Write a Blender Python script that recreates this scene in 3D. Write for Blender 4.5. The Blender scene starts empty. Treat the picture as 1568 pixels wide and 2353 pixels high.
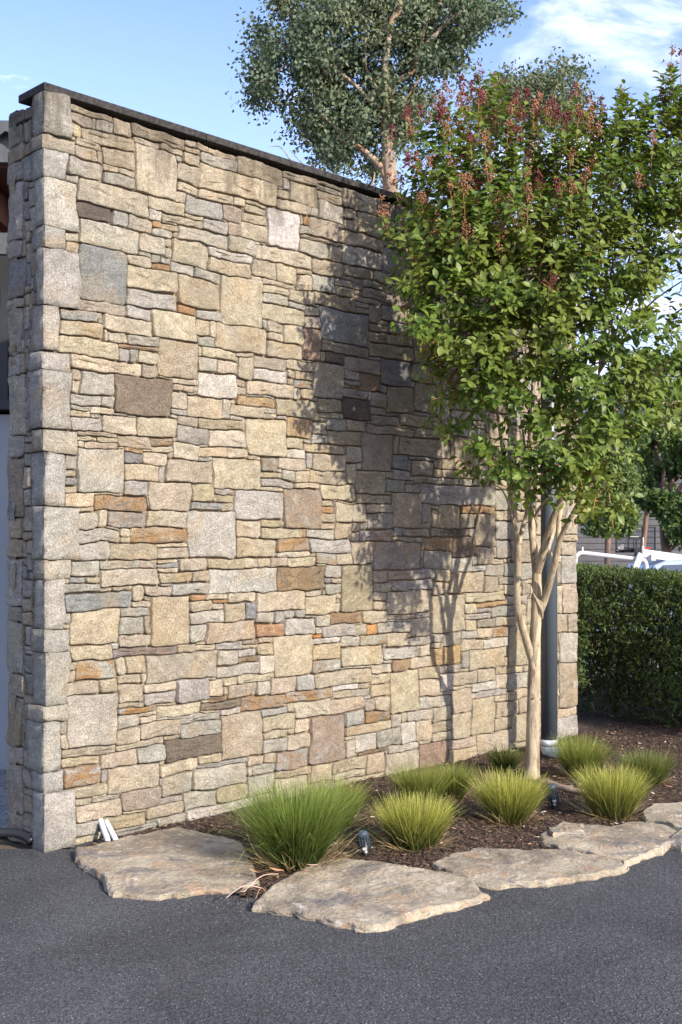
import bpy, bmesh, math, random
import numpy as np
from mathutils import Vector, Matrix, noise

# ------------------------------------------------------------------ camera, sky, sun, exposure
F = 2634.0            # focal length and horizon in units of a 1568 x 2353 picture
HZ = 1240.0
CX = 784.0
EYE = 1.6
sc = bpy.context.scene
cam_data = bpy.data.cameras.new('camera')
cam = bpy.data.objects.new('camera', cam_data)
sc.collection.objects.link(cam)
cam.location = (0, 0, EYE)
cam.rotation_euler = (math.radians(90), 0, 0)
cam_data.sensor_fit = 'VERTICAL'
cam_data.sensor_height = 36
cam_data.lens = F / 2353 * 36
cam_data.shift_y = (HZ - 1176.5) / 2353
cam_data.clip_end = 5000
cam_data.clip_start = 0.05
sc.camera = cam

SUN_EL = math.radians(27)
SUN_DIR = Vector((0.72, -0.69, 0)).normalized() * math.cos(SUN_EL) + Vector((0, 0, math.sin(SUN_EL)))
SUN_STRENGTH = 3.5
SKY_STRENGTH = 0.15
EXPOSURE = 1.2

def nd(nt, typ, **kw):
    n = nt.nodes.new(typ)
    for k, v in kw.items():
        if k.startswith('i_'):
            key = k[2:].replace('_', ' ')
            n.inputs[int(key) if key.isdigit() else key].default_value = v
        else:
            setattr(n, k, v)
    return n

world = bpy.data.worlds.new('World')
sc.world = world
world.use_nodes = True
wt = world.node_tree
wt.nodes.clear()
wo = nd(wt, 'ShaderNodeOutputWorld')
bg = nd(wt, 'ShaderNodeBackground', i_Strength=SKY_STRENGTH)
sky = nd(wt, 'ShaderNodeTexSky', sky_type='NISHITA', sun_disc=False)
sky.sun_elevation = SUN_EL
sky.sun_rotation = math.atan2(SUN_DIR.x, SUN_DIR.y)
sky.air_density = 1.0
sky.dust_density = 1.6
sky.ozone_density = 3.0
tc = nd(wt, 'ShaderNodeTexCoord')
sep = nd(wt, 'ShaderNodeSeparateXYZ')
wt.links.new(tc.outputs['Generated'], sep.inputs[0])
# plane of clouds far overhead: project direction on a ceiling
def m(nt, op, a, b=None, c=None, clamp=False):
    n = nt.nodes.new('ShaderNodeMath'); n.operation = op; n.use_clamp = clamp
    for i, v in enumerate((a, b, c)):
        if v is None: continue
        if isinstance(v, (int, float)): n.inputs[i].default_value = v
        else: nt.links.new(v, n.inputs[i])
    return n.outputs[0]
zc = m(wt, 'MAXIMUM', sep.outputs['Z'], 0.04)
zc = m(wt, 'ADD', zc, 0.10)
cx_ = m(wt, 'DIVIDE', sep.outputs['X'], zc)
cy_ = m(wt, 'DIVIDE', sep.outputs['Y'], zc)
comb = nd(wt, 'ShaderNodeCombineXYZ')
wt.links.new(cx_, comb.inputs[0]); wt.links.new(cy_, comb.inputs[1])
mp = nd(wt, 'ShaderNodeMapping')
mp.inputs['Scale'].default_value = (1.0, 1.35, 1)
mp.inputs['Location'].default_value = (0.35, 0.2, 3.0)
wt.links.new(comb.outputs[0], mp.inputs[0])
nz = nd(wt, 'ShaderNodeTexNoise', i_Scale=1.9, i_Detail=9.0, i_Roughness=0.62, i_Distortion=0.5)
wt.links.new(mp.outputs[0], nz.inputs['Vector'])
# more cloud to the right and near the horizon, thin elsewhere
side = m(wt, 'MULTIPLY', sep.outputs['X'], 0.42)
low = m(wt, 'MULTIPLY', sep.outputs['Z'], -0.16)
cv = m(wt, 'ADD', m(wt, 'ADD', nz.outputs['Fac'], side), low)
mr = nd(wt, 'ShaderNodeMapRange', i_1=0.50, i_2=0.70, i_3=0.0, i_4=0.9)
mr.interpolation_type = 'SMOOTHSTEP'
wt.links.new(cv, mr.inputs[0])
# pale veil of thin cirrus all over the sky, thicker low down
veil = m(wt, 'MULTIPLY_ADD', sep.outputs['Z'], -0.95, 0.40, True)
mpw = nd(wt, 'ShaderNodeMapping'); mpw.inputs['Scale'].default_value = (2.4, 4.2, 1); mpw.inputs['Location'].default_value = (1.7, 0.4, 0)
wt.links.new(comb.outputs[0], mpw.inputs[0])
nw = nd(wt, 'ShaderNodeTexNoise', i_Scale=1.6, i_Detail=8.0, i_Roughness=0.6, i_Distortion=0.3)
wt.links.new(mpw.outputs[0], nw.inputs['Vector'])
wisp = nd(wt, 'ShaderNodeMapRange', i_1=0.60, i_2=0.78, i_3=0.0, i_4=0.9); wisp.interpolation_type = 'SMOOTHSTEP'
wt.links.new(nw.outputs['Fac'], wisp.inputs[0])
cf = m(wt, 'MAXIMUM', m(wt, 'MAXIMUM', mr.outputs[0], wisp.outputs[0]), veil)
mixc = nd(wt, 'ShaderNodeMix', data_type='RGBA')
mixc.inputs['B'].default_value = (4.3, 4.6, 6.1, 1)
wt.links.new(cf, mixc.inputs['Factor'])
tint = nd(wt, 'ShaderNodeVectorMath', operation='MULTIPLY'); tint.inputs[1].default_value = (1.04, 0.965, 1.05)
wt.links.new(sky.outputs[0], tint.inputs[0]); wt.links.new(tint.outputs[0], mixc.inputs['A'])
wt.links.new(mixc.outputs['Result'], bg.inputs['Color'])
wt.links.new(bg.outputs[0], wo.inputs[0])

sl = bpy.data.lights.new('sun', 'SUN')
sl.energy = SUN_STRENGTH
sl.angle = math.radians(1.0)
sl.color = (1.0, 0.92, 0.79)
so = bpy.data.objects.new('sun', sl)
sc.collection.objects.link(so)
so.location = (8, -8, 9)
so.rotation_euler = (-SUN_DIR).to_track_quat('-Z', 'Y').to_euler()
vs = sc.view_settings
sc.display_settings.display_device = 'sRGB'
vs.view_transform = 'Standard'; vs.look = 'None'; vs.gamma = 1; vs.exposure = EXPOSURE
vs.use_curve_mapping = False

# ------------------------------------------------------------------ helpers
COL = sc.collection
RNG = random.Random(7)
NR = np.random.RandomState(11)

def at(x, y, Y):
    """point at depth Y seen at (x, y)"""
    return Vector(((x - CX) / F * Y, Y, EYE - (y - HZ) / F * Y))

def gnd(x, y, h=0.0):
    Y = F * (EYE - h) / (y - HZ)
    return Vector(((x - CX) / F * Y, Y, h))

def tag(o, label=None, cat=None, group=None, kind=None):
    if label: o['label'] = label
    if cat: o['category'] = cat
    if group: o['group'] = group
    if kind: o['kind'] = kind
    return o

def empty(name, loc, label=None, cat=None, group=None):
    o = bpy.data.objects.new(name, None)
    o.empty_display_size = 0.1
    COL.objects.link(o)
    o.location = loc
    return tag(o, label, cat, group)

def link(o, parent=None):
    COL.objects.link(o)
    if parent is not None:
        o.parent = parent
        q = parent; off = Vector((0, 0, 0))
        while q is not None:
            off += q.location if q.parent is None else (q.location + Vector(q.matrix_parent_inverse.translation))
            q = q.parent
        o.matrix_parent_inverse = Matrix.Translation(-off)
    return o

def mesh_np(name, V, F_, mat, parent=None, smooth=False, attrs=None, cols=None, center=True, noobj=False):
    """V (n,3) float array; F_ list of arrays (m,k) of vertex indices."""
    V = np.asarray(V, dtype=np.float64).reshape(-1, 3)
    c = np.zeros(3)
    if center and len(V):
        c = (V.min(0) + V.max(0)) / 2
    me = bpy.data.meshes.new(name)
    if not isinstance(F_, list): F_ = [F_]
    F_ = [np.asarray(f, dtype=np.int64) for f in F_ if len(f)]
    nl = sum(f.size for f in F_); nf = sum(len(f) for f in F_)
    me.vertices.add(len(V)); me.loops.add(nl); me.polygons.add(nf)
    me.vertices.foreach_set('co', (V - c).astype(np.float32).ravel())
    me.loops.foreach_set('vertex_index', np.concatenate([f.ravel() for f in F_]).astype(np.int32))
    starts = []; s = 0
    for f in F_:
        k = f.shape[1]
        starts.append(s + np.arange(len(f)) * k); s += f.size
    me.polygons.foreach_set('loop_start', np.concatenate(starts).astype(np.int32))
    if smooth:
        me.polygons.foreach_set('use_smooth', np.ones(nf, dtype=bool))
    me.update(calc_edges=True)
    if cols is not None:
        a = me.color_attributes.new('col', 'FLOAT_COLOR', 'POINT')
        cc = np.ones((len(V), 4), dtype=np.float32); cc[:, :3] = np.asarray(cols, dtype=np.float32).reshape(-1, 3)
        a.data.foreach_set('color', cc.ravel())
    if attrs:
        for k, v in attrs.items():
            a = me.attributes.new(k, 'FLOAT', 'POINT')
            vv = np.broadcast_to(np.asarray(v, dtype=np.float32), (len(V),))
            a.data.foreach_set('value', np.ascontiguousarray(vv))
    if mat: me.materials.append(mat)
    if noobj: return me
    o = bpy.data.objects.new(name, me)
    o.location = c
    return link(o, parent)

class MB:
    """collects simple shapes into one mesh"""
    def __init__(s): s.v = []; s.f = []
    def add(s, vs_, fs):
        n = len(s.v); s.v += [tuple(v) for v in vs_]; s.f += [[i + n for i in f] for f in fs]
    def box(s, c, d, rot=None):
        x, y, z = d[0] / 2, d[1] / 2, d[2] / 2
        vs_ = [Vector((i * x, j * y, k * z)) for i in (-1, 1) for j in (-1, 1) for k in (-1, 1)]
        if rot: vs_ = [rot @ v for v in vs_]
        vs_ = [v + Vector(c) for v in vs_]
        s.add(vs_, [(0, 1, 3, 2), (4, 6, 7, 5), (0, 4, 5, 1), (2, 3, 7, 6), (0, 2, 6, 4), (1, 5, 7, 3)])
    def tube(s, pts, rad, n=10, cap=True, wob=0.0):
        pts = [Vector(p) for p in pts]
        if not hasattr(rad, '__len__'): rad = [rad] * len(pts)
        rings = []; up = None
        base = len(s.v); vs_ = []; fs = []
        for i, p in enumerate(pts):
            t = (pts[min(i + 1, len(pts) - 1)] - pts[max(i - 1, 0)])
            if t.length < 1e-9: t = Vector((0, 0, 1))
            t.normalize()
            if up is None:
                up = t.orthogonal().normalized()
            else:
                up = up - t * up.dot(t)
                up = t.orthogonal().normalized() if up.length < 1e-4 else up.normalized()
            w = t.cross(up)
            for k in range(n):
                a = 2 * math.pi * k / n
                r = rad[i]
                if wob: r *= 1 + wob * noise.noise(p * 14 + Vector((math.cos(a), math.sin(a), 0)) * 1.2)
                vs_.append(p + (up * math.cos(a) + w * math.sin(a)) * r)
        for i in range(len(pts) - 1):
            for k in range(n):
                a, b = i * n + k, i * n + (k + 1) % n
                fs.append((a, b, b + n, a + n))
        if cap:
            fs.append(tuple(range(n))[::-1]); fs.append(tuple(range((len(pts) - 1) * n, len(pts) * n)))
        s.add(vs_, fs)
    def build(s, name, mat, parent=None, smooth=False, bevel=0.0):
        c = Vector((0, 0, 0))
        if s.v:
            a = np.array(s.v); c = Vector(((a.min(0) + a.max(0)) / 2).tolist())
        me = bpy.data.meshes.new(name)
        me.from_pydata([tuple(Vector(v) - c) for v in s.v], [], s.f)
        if smooth: me.polygons.foreach_set('use_smooth', [True] * len(me.polygons))
        me.update()
        if bevel:
            bm = bmesh.new(); bm.from_mesh(me)
            bmesh.ops.bevel(bm, geom=[e for e in bm.edges if len(e.link_faces) == 2 and e.calc_face_angle(0) > 0.6], offset=bevel, segments=2, affect='EDGES', profile=0.6)
            bm.to_mesh(me); bm.free()
        if mat: me.materials.append(mat)
        o = bpy.data.objects.new(name, me)
        o.location = c
        return link(o, parent)

def spline(pts, n):
    pts = [Vector(p) for p in pts]
    out = []
    N = len(pts) - 1
    for i in range(N):
        p0 = pts[max(i - 1, 0)]; p1 = pts[i]; p2 = pts[i + 1]; p3 = pts[min(i + 2, N)]
        for k in range(n):
            t = k / n
            out.append(0.5 * ((2 * p1) + (p2 - p0) * t + (2 * p0 - 5 * p1 + 4 * p2 - p3) * t * t + (3 * p1 - p0 - 3 * p2 + p3) * t ** 3))
    out.append(pts[-1])
    return out

# ------------------------------------------------------------------ materials
def new_mat(name):
    mt = bpy.data.materials.new(name); mt.use_nodes = True
    nt = mt.node_tree
    b = nt.nodes['Principled BSDF']
    b.inputs['Specular IOR Level'].default_value = 0.3
    return mt, nt, b

def pos_out(nt):
    return nd(nt, 'ShaderNodeNewGeometry').outputs['Position']

def noise_n(nt, vec, scale, detail=4, rough=0.55, dist=0.0, w=None):
    n = nd(nt, 'ShaderNodeTexNoise', i_Scale=scale, i_Detail=detail, i_Roughness=rough, i_Distortion=dist)
    if w is not None:
        n.noise_dimensions = '4D'
        nt.links.new(w, n.inputs['W'])
    nt.links.new(vec, n.inputs['Vector'])
    return n.outputs['Fac']

def rng_n(nt, x, a, b, c, d, smooth=False):
    r = nd(nt, 'ShaderNodeMapRange', i_1=a, i_2=b, i_3=c, i_4=d)
    if smooth: r.interpolation_type = 'SMOOTHSTEP'
    nt.links.new(x, r.inputs[0])
    return r.outputs[0]

def mixc_n(nt, fac, a, b, blend='MIX'):
    n = nd(nt, 'ShaderNodeMix', data_type='RGBA', blend_type=blend)
    for key, v in (('Factor', fac), ('A', a), ('B', b)):
        if isinstance(v, (tuple, list)): n.inputs[key].default_value = (*v[:3], 1)
        elif isinstance(v, (int, float)): n.inputs[key].default_value = v
        else: nt.links.new(v, n.inputs[key])
    return n.outputs['Result']

def scale_col(nt, col, f):
    n = nd(nt, 'ShaderNodeVectorMath', operation='SCALE')
    if isinstance(col, tuple): n.inputs[0].default_value = col
    else: nt.links.new(col, n.inputs[0])
    nt.links.new(f, n.inputs['Scale'])
    return n.outputs[0]

def bump_n(nt, b, hs):
    """hs: list of (height socket, distance)"""
    prev = None
    for h, d in hs:
        n = nd(nt, 'ShaderNodeBump', i_Distance=d, i_Strength=1.0)
        nt.links.new(h, n.inputs['Height'])
        if prev is not None: nt.links.new(prev, n.inputs['Normal'])
        prev = n.outputs[0]
    nt.links.new(prev, b.inputs['Normal'])

def plain(name, col, rough=0.6, metal=0.0, var=0.12, scale=12, bump=0.0, spec=0.3):
    mt, nt, b = new_mat(name)
    p = pos_out(nt)
    n = noise_n(nt, p, scale, 6)
    c = scale_col(nt, col, rng_n(nt, n, 0.3, 0.7, 1 - var, 1 + var))
    nt.links.new(c, b.inputs['Base Color'])
    b.inputs['Roughness'].default_value = rough
    b.inputs['Metallic'].default_value = metal
    b.inputs['Specular IOR Level'].default_value = spec
    if bump: bump_n(nt, b, [(noise_n(nt, p, scale * 4, 5), bump)])
    return mt

def stone_mat():
    mt, nt, b = new_mat('granite')
    p = pos_out(nt)
    col = nd(nt, 'ShaderNodeAttribute', attribute_name='col').outputs['Color']
    rnd = nd(nt, 'ShaderNodeAttribute', attribute_name='rnd').outputs['Fac']
    rust = nd(nt, 'ShaderNodeAttribute', attribute_name='rust').outputs['Fac']
    w = m(nt, 'MULTIPLY', rnd, 37.0)
    big = noise_n(nt, p, 7, 5, 0.6, 0.4, w)
    mid = noise_n(nt, p, 26, 5, 0.7, 0.2, w)
    c = scale_col(nt, col, rng_n(nt, big, 0.3, 0.7, 0.76, 1.16))
    c = scale_col(nt, c, rng_n(nt, mid, 0.25, 0.75, 0.70, 1.26))
    # bedding bands tilted per stone
    rot = nd(nt, 'ShaderNodeVectorRotate', rotation_type='AXIS_ANGLE')
    rot.inputs['Axis'].default_value = (0.7, -0.7, 0)
    nt.links.new(p, rot.inputs['Vector'])
    nt.links.new(m(nt, 'MULTIPLY_ADD', rnd, 1.6, -0.8), rot.inputs['Angle'])
    mp_ = nd(nt, 'ShaderNodeMapping'); mp_.inputs['Scale'].default_value = (5, 5, 55)
    nt.links.new(rot.outputs[0], mp_.inputs[0])
    band = noise_n(nt, mp_.outputs[0], 1.0, 5, 0.65, 0.0, w)
    c = scale_col(nt, c, rng_n(nt, band, 0.3, 0.7, 0.80, 1.14))
    # iron stain
    mr_ = nd(nt, 'ShaderNodeMapping'); mr_.inputs['Scale'].default_value = (5, 5, 14)
    nt.links.new(rot.outputs[0], mr_.inputs[0])
    rn = noise_n(nt, mr_.outputs[0], 1.0, 6, 0.7, 1.2, w)
    rf = m(nt, 'MULTIPLY', rng_n(nt, rn, 0.42, 0.60, 0, 1, True), rust, clamp=True)
    rc = mixc_n(nt, mid, (0.21, 0.11, 0.055), (0.44, 0.27, 0.11))
    c = mixc_n(nt, rf, c, rc)
    # a faint ochre wash on every stone
    och = m(nt, 'MULTIPLY', rng_n(nt, noise_n(nt, p, 4.0, 4, 0.6, 0.6, w), 0.48, 0.74, 0, 0.42, True), 1.0)
    c = mixc_n(nt, och, c, (0.47, 0.32, 0.15))
    # mica and quartz grains; dark chisel streaks put relief shade into the colour
    g1 = noise_n(nt, p, 125, 3, 0.75)
    c = scale_col(nt, c, rng_n(nt, g1, 0.36, 0.64, 0.60, 1.34))
    g2 = noise_n(nt, mp_.outputs[0], 9, 5, 0.8)
    c = mixc_n(nt, rng_n(nt, g2, 0.57, 0.66, 0, 0.55), c, (0.17, 0.14, 0.11))
    # black weathering running down from the capping
    sep_ = nd(nt, 'ShaderNodeSeparateXYZ'); nt.links.new(p, sep_.inputs[0])
    mp2 = nd(nt, 'ShaderNodeMapping'); mp2.inputs['Scale'].default_value = (6, 6, 1.1)
    nt.links.new(p, mp2.inputs[0])
    st = noise_n(nt, mp2.outputs[0], 1.0, 6, 0.7, 0.3)
    hi = rng_n(nt, sep_.outputs['Z'], 2.9, 3.9, -0.22, 0.18)
    sf = rng_n(nt, m(nt, 'ADD', st, hi), 0.52, 0.74, 0, 0.75, True)
    c = mixc_n(nt, sf, c, (0.13, 0.105, 0.075))
    nt.links.new(c, b.inputs['Base Color'])
    b.inputs['Roughness'].default_value = 0.85
    b.inputs['Specular IOR Level'].default_value = 0.2
    crack = nd(nt, 'ShaderNodeTexVoronoi', feature='DISTANCE_TO_EDGE', i_Scale=5.0)
    wv = nd(nt, 'ShaderNodeVectorMath', operation='ADD'); nt.links.new(p, wv.inputs[0])
    nn = nd(nt, 'ShaderNodeTexNoise', i_Scale=8.0, i_Detail=4.0); nt.links.new(p, nn.inputs['Vector'])
    sc3 = nd(nt, 'ShaderNodeVectorMath', operation='SCALE'); sc3.inputs['Scale'].default_value = 0.25
    nt.links.new(nn.outputs['Color'], sc3.inputs[0]); nt.links.new(sc3.outputs[0], wv.inputs[1])
    nt.links.new(wv.outputs[0], crack.inputs['Vector'])
    ck = rng_n(nt, crack.outputs['Distance'], 0.0, 0.03, 0, 1)
    ridge = nd(nt, 'ShaderNodeTexNoise', noise_type='RIDGED_MULTIFRACTAL', i_Scale=11.0, i_Detail=5.0)
    nt.links.new(wv.outputs[0], ridge.inputs['Vector'])
    bump_n(nt, b, [(ridge.outputs['Fac'], 0.009), (mid, 0.012), (band, 0.014), (noise_n(nt, p, 90, 5, 0.8), 0.018), (g1, 0.004)])
    return mt

def asphalt_mat():
    mt, nt, b = new_mat('asphalt')
    p = pos_out(nt)
    patch = noise_n(nt, p, 0.8, 8, 0.68, 0.8)
    fine = noise_n(nt, p, 60, 4, 0.75)
    grain = nd(nt, 'ShaderNodeTexVoronoi', i_Scale=135.0); nt.links.new(p, grain.inputs['Vector'])
    gsep = nd(nt, 'ShaderNodeSeparateColor'); nt.links.new(grain.outputs['Color'], gsep.inputs[0])
    c = mixc_n(nt, rng_n(nt, patch, 0.3, 0.7, 0, 1, True), (0.050, 0.051, 0.055), (0.084, 0.086, 0.091))
    c = scale_col(nt, c, rng_n(nt, fine, 0.3, 0.7, 0.55, 1.45))
    c = scale_col(nt, c, rng_n(nt, gsep.outputs[0], 0, 1, 0.6, 1.4))
    white = m(nt, 'MULTIPLY', rng_n(nt, gsep.outputs[1], 0.95, 0.965, 0, 0.75), rng_n(nt, grain.outputs['Distance'], 0.25, 0.40, 1, 0))
    c = mixc_n(nt, white, c, (0.50, 0.50, 0.50))
    dust = m(nt, 'MULTIPLY', rng_n(nt, noise_n(nt, p, 2.3, 8, 0.7, 1.0), 0.55, 0.8, 0, 0.35, True), 1.0)
    c = mixc_n(nt, dust, c, (0.125, 0.12, 0.115))
    nt.links.new(c, b.inputs['Base Color'])
    b.inputs['Roughness'].default_value = 0.8
    b.inputs['Specular IOR Level'].default_value = 0.25
    bump_n(nt, b, [(patch, 0.02), (fine, 0.012), (grain.outputs['Distance'], 0.004)])
    return mt

def flag_mat():
    mt, nt, b = new_mat('flagstone')
    p = pos_out(nt)
    n1 = noise_n(nt, p, 2.2, 7, 0.62, 1.2)
    n2 = noise_n(nt, p, 9, 7, 0.7, 0.8)
    n3 = noise_n(nt, p, 45, 5, 0.7)
    c = mixc_n(nt, rng_n(nt, n1, 0.35, 0.62, 0, 1, True), (0.21, 0.175, 0.13), (0.42, 0.36, 0.265))
    c = mixc_n(nt, rng_n(nt, n2, 0.50, 0.66, 0, 0.85, True), c, (0.40, 0.27, 0.17))
    c = mixc_n(nt, rng_n(nt, noise_n(nt, p, 3.1, 6, 0.65, 0.9), 0.52, 0.66, 0, 0.85, True), c, (0.17, 0.155, 0.15))
    c = mixc_n(nt, rng_n(nt, noise_n(nt, p, 16, 5, 0.7), 0.60, 0.66, 0, 0.6), c, (0.58, 0.54, 0.46))
    c = scale_col(nt, c, rng_n(nt, n3, 0.3, 0.7, 0.72, 1.22))
    nt.links.new(c, b.inputs['Base Color'])
    b.inputs['Roughness'].default_value = 0.8
    rg = nd(nt, 'ShaderNodeTexNoise', noise_type='RIDGED_MULTIFRACTAL', i_Scale=3.5, i_Detail=6.0, i_Distortion=0.8)
    nt.links.new(p, rg.inputs['Vector'])
    bump_n(nt, b, [(n1, 0.03), (rg.outputs['Fac'], 0.008), (n2, 0.022), (n3, 0.010)])
    return mt

def mulch_mat(name, k=1.0):
    mt, nt, b = new_mat(name)
    p = pos_out(nt)
    n1 = noise_n(nt, p, 3, 5)
    v = nd(nt, 'ShaderNodeTexVoronoi', i_Scale=95.0); nt.links.new(p, v.inputs['Vector'])
    sp = nd(nt, 'ShaderNodeSeparateColor'); nt.links.new(v.outputs['Color'], sp.inputs[0])
    c = mixc_n(nt, sp.outputs[0], (0.028 * k, 0.019 * k, 0.014 * k), (0.100 * k, 0.066 * k, 0.046 * k))
    c = mixc_n(nt, rng_n(nt, sp.outputs[1], 0.92, 0.97, 0, 0.8), c, (0.30, 0.21, 0.14))
    c = scale_col(nt, c, rng_n(nt, n1, 0.3, 0.7, 0.75, 1.2))
    nt.links.new(c, b.inputs['Base Color'])
    b.inputs['Roughness'].default_value = 0.9
    bump_n(nt, b, [(n1, 0.03), (v.outputs['Distance'], 0.012)])
    return mt

def leaf_mat(name, dark, light, tint, trans=0.35, rough=0.4, scale=18, attr=False, spec=0.4, vary=0.35):
    mt, nt, b = new_mat(name)
    p = pos_out(nt)
    n = noise_n(nt, p, scale, 2)
    n2 = noise_n(nt, p, scale * 0.12, 3)
    if attr:
        c = nd(nt, 'ShaderNodeAttribute', attribute_name='col').outputs['Color']
        c = scale_col(nt, c, rng_n(nt, n, 0.3, 0.7, 1 - vary, 1 + vary))
    else:
        c = mixc_n(nt, rng_n(nt, n, 0.35, 0.65, 0, 1), dark, light)
        c = mixc_n(nt, rng_n(nt, n2, 0.45, 0.7, 0, 0.5), c, tint)
    nt.links.new(c, b.inputs['Base Color'])
    b.inputs['Roughness'].default_value = rough
    b.inputs['Specular IOR Level'].default_value = spec
    if trans:
        out = nt.nodes['Material Output']
        tr = nd(nt, 'ShaderNodeBsdfTranslucent')
        bright = nd(nt, 'ShaderNodeVectorMath', operation='MULTIPLY')
        bright.inputs[1].default_value = (1.35, 1.45, 0.7)
        nt.links.new(c, bright.inputs[0]); nt.links.new(bright.outputs[0], tr.inputs[0])
        mx = nd(nt, 'ShaderNodeMixShader', i_Fac=trans)
        nt.links.new(b.outputs[0], mx.inputs[1]); nt.links.new(tr.outputs[0], mx.inputs[2])
        nt.links.new(mx.outputs[0], out.inputs[0])
    return mt

def bark_mat(name, a, bcol, ccol, streak=(9, 9, 1.6), scale=2.0):
    mt, nt, b = new_mat(name)
    p = pos_out(nt)
    mp_ = nd(nt, 'ShaderNodeMapping'); mp_.inputs['Scale'].default_value = streak
    nt.links.new(p, mp_.inputs[0])
    n1 = noise_n(nt, mp_.outputs[0], scale, 6, 0.6, 0.6)
    n2 = noise_n(nt, mp_.outputs[0], scale * 1.3, 4, 0.6, 1.0)
    c = mixc_n(nt, rng_n(nt, n1, 0.4, 0.6, 0, 1, True), a, bcol)
    nv = nd(nt, 'ShaderNodeVectorMath', operation='ADD'); nv.inputs[1].default_value = (5, 3, 9)
    nt.links.new(mp_.outputs[0], nv.inputs[0])
    n3 = noise_n(nt, nv.outputs[0], scale, 5, 0.6, 0.8)
    c = mixc_n(nt, rng_n(nt, n3, 0.54, 0.66, 0, 0.85, True), c, ccol)
    c = scale_col(nt, c, rng_n(nt, noise_n(nt, p, 60, 4, 0.7), 0.3, 0.7, 0.85, 1.12))
    nt.links.new(c, b.inputs['Base Color'])
    b.inputs['Roughness'].default_value = 0.65
    bump_n(nt, b, [(n1, 0.006), (n2, 0.004)])
    return mt

M = {}
M['stone'] = stone_mat()
M['asphalt'] = asphalt_mat()
M['flag'] = flag_mat()
M['mulch'] = mulch_mat('mulch')
M['core'] = plain('dark_joint_fill', (0.25, 0.185, 0.12), 0.95, var=0.3, scale=30, bump=0.01)
M['cap'] = plain('weathered_bluestone', (0.032, 0.029, 0.027), 0.85, var=0.7, scale=45, bump=0.003)
M['pipe'] = plain('slate_blue_paint', (0.062, 0.075, 0.092), 0.42, var=0.08, scale=5, spec=0.5)
M['pvc'] = plain('white_pvc', (0.62, 0.66, 0.70), 0.4, var=0.08, scale=20)
M['black'] = plain('black_plastic', (0.018, 0.02, 0.024), 0.45, var=0.1)
M['lampblue'] = plain('dark_blue_grey_casting', (0.035, 0.055, 0.080), 0.5, var=0.2, scale=60)
M['labelwhite'] = plain('pale_sticker', (0.36, 0.37, 0.37), 0.6)
M['crape_bark'] = bark_mat('smooth_mottled_bark', (0.43, 0.35, 0.23), (0.27, 0.215, 0.15), (0.15, 0.095, 0.06), (13, 13, 2.6))
M['twig'] = plain('orange_brown_twig', (0.30, 0.14, 0.055), 0.6, var=0.3)
M['deadwood'] = plain('grey_dead_wood', (0.27, 0.20, 0.15), 0.85, var=0.3, scale=30, bump=0.004)
M['berry'] = plain('dark_red_capsule', (0.15, 0.026, 0.03), 0.45, var=0.5, scale=50)
M['berry_brown'] = plain('brown_capsule', (0.29, 0.13, 0.07), 0.5, var=0.5, scale=50)
M['gum_bark'] = bark_mat('gum_tree_bark', (0.36, 0.29, 0.22), (0.27, 0.155, 0.09), (0.15, 0.105, 0.08), (3, 3, 0.7), 1.4)
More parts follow.
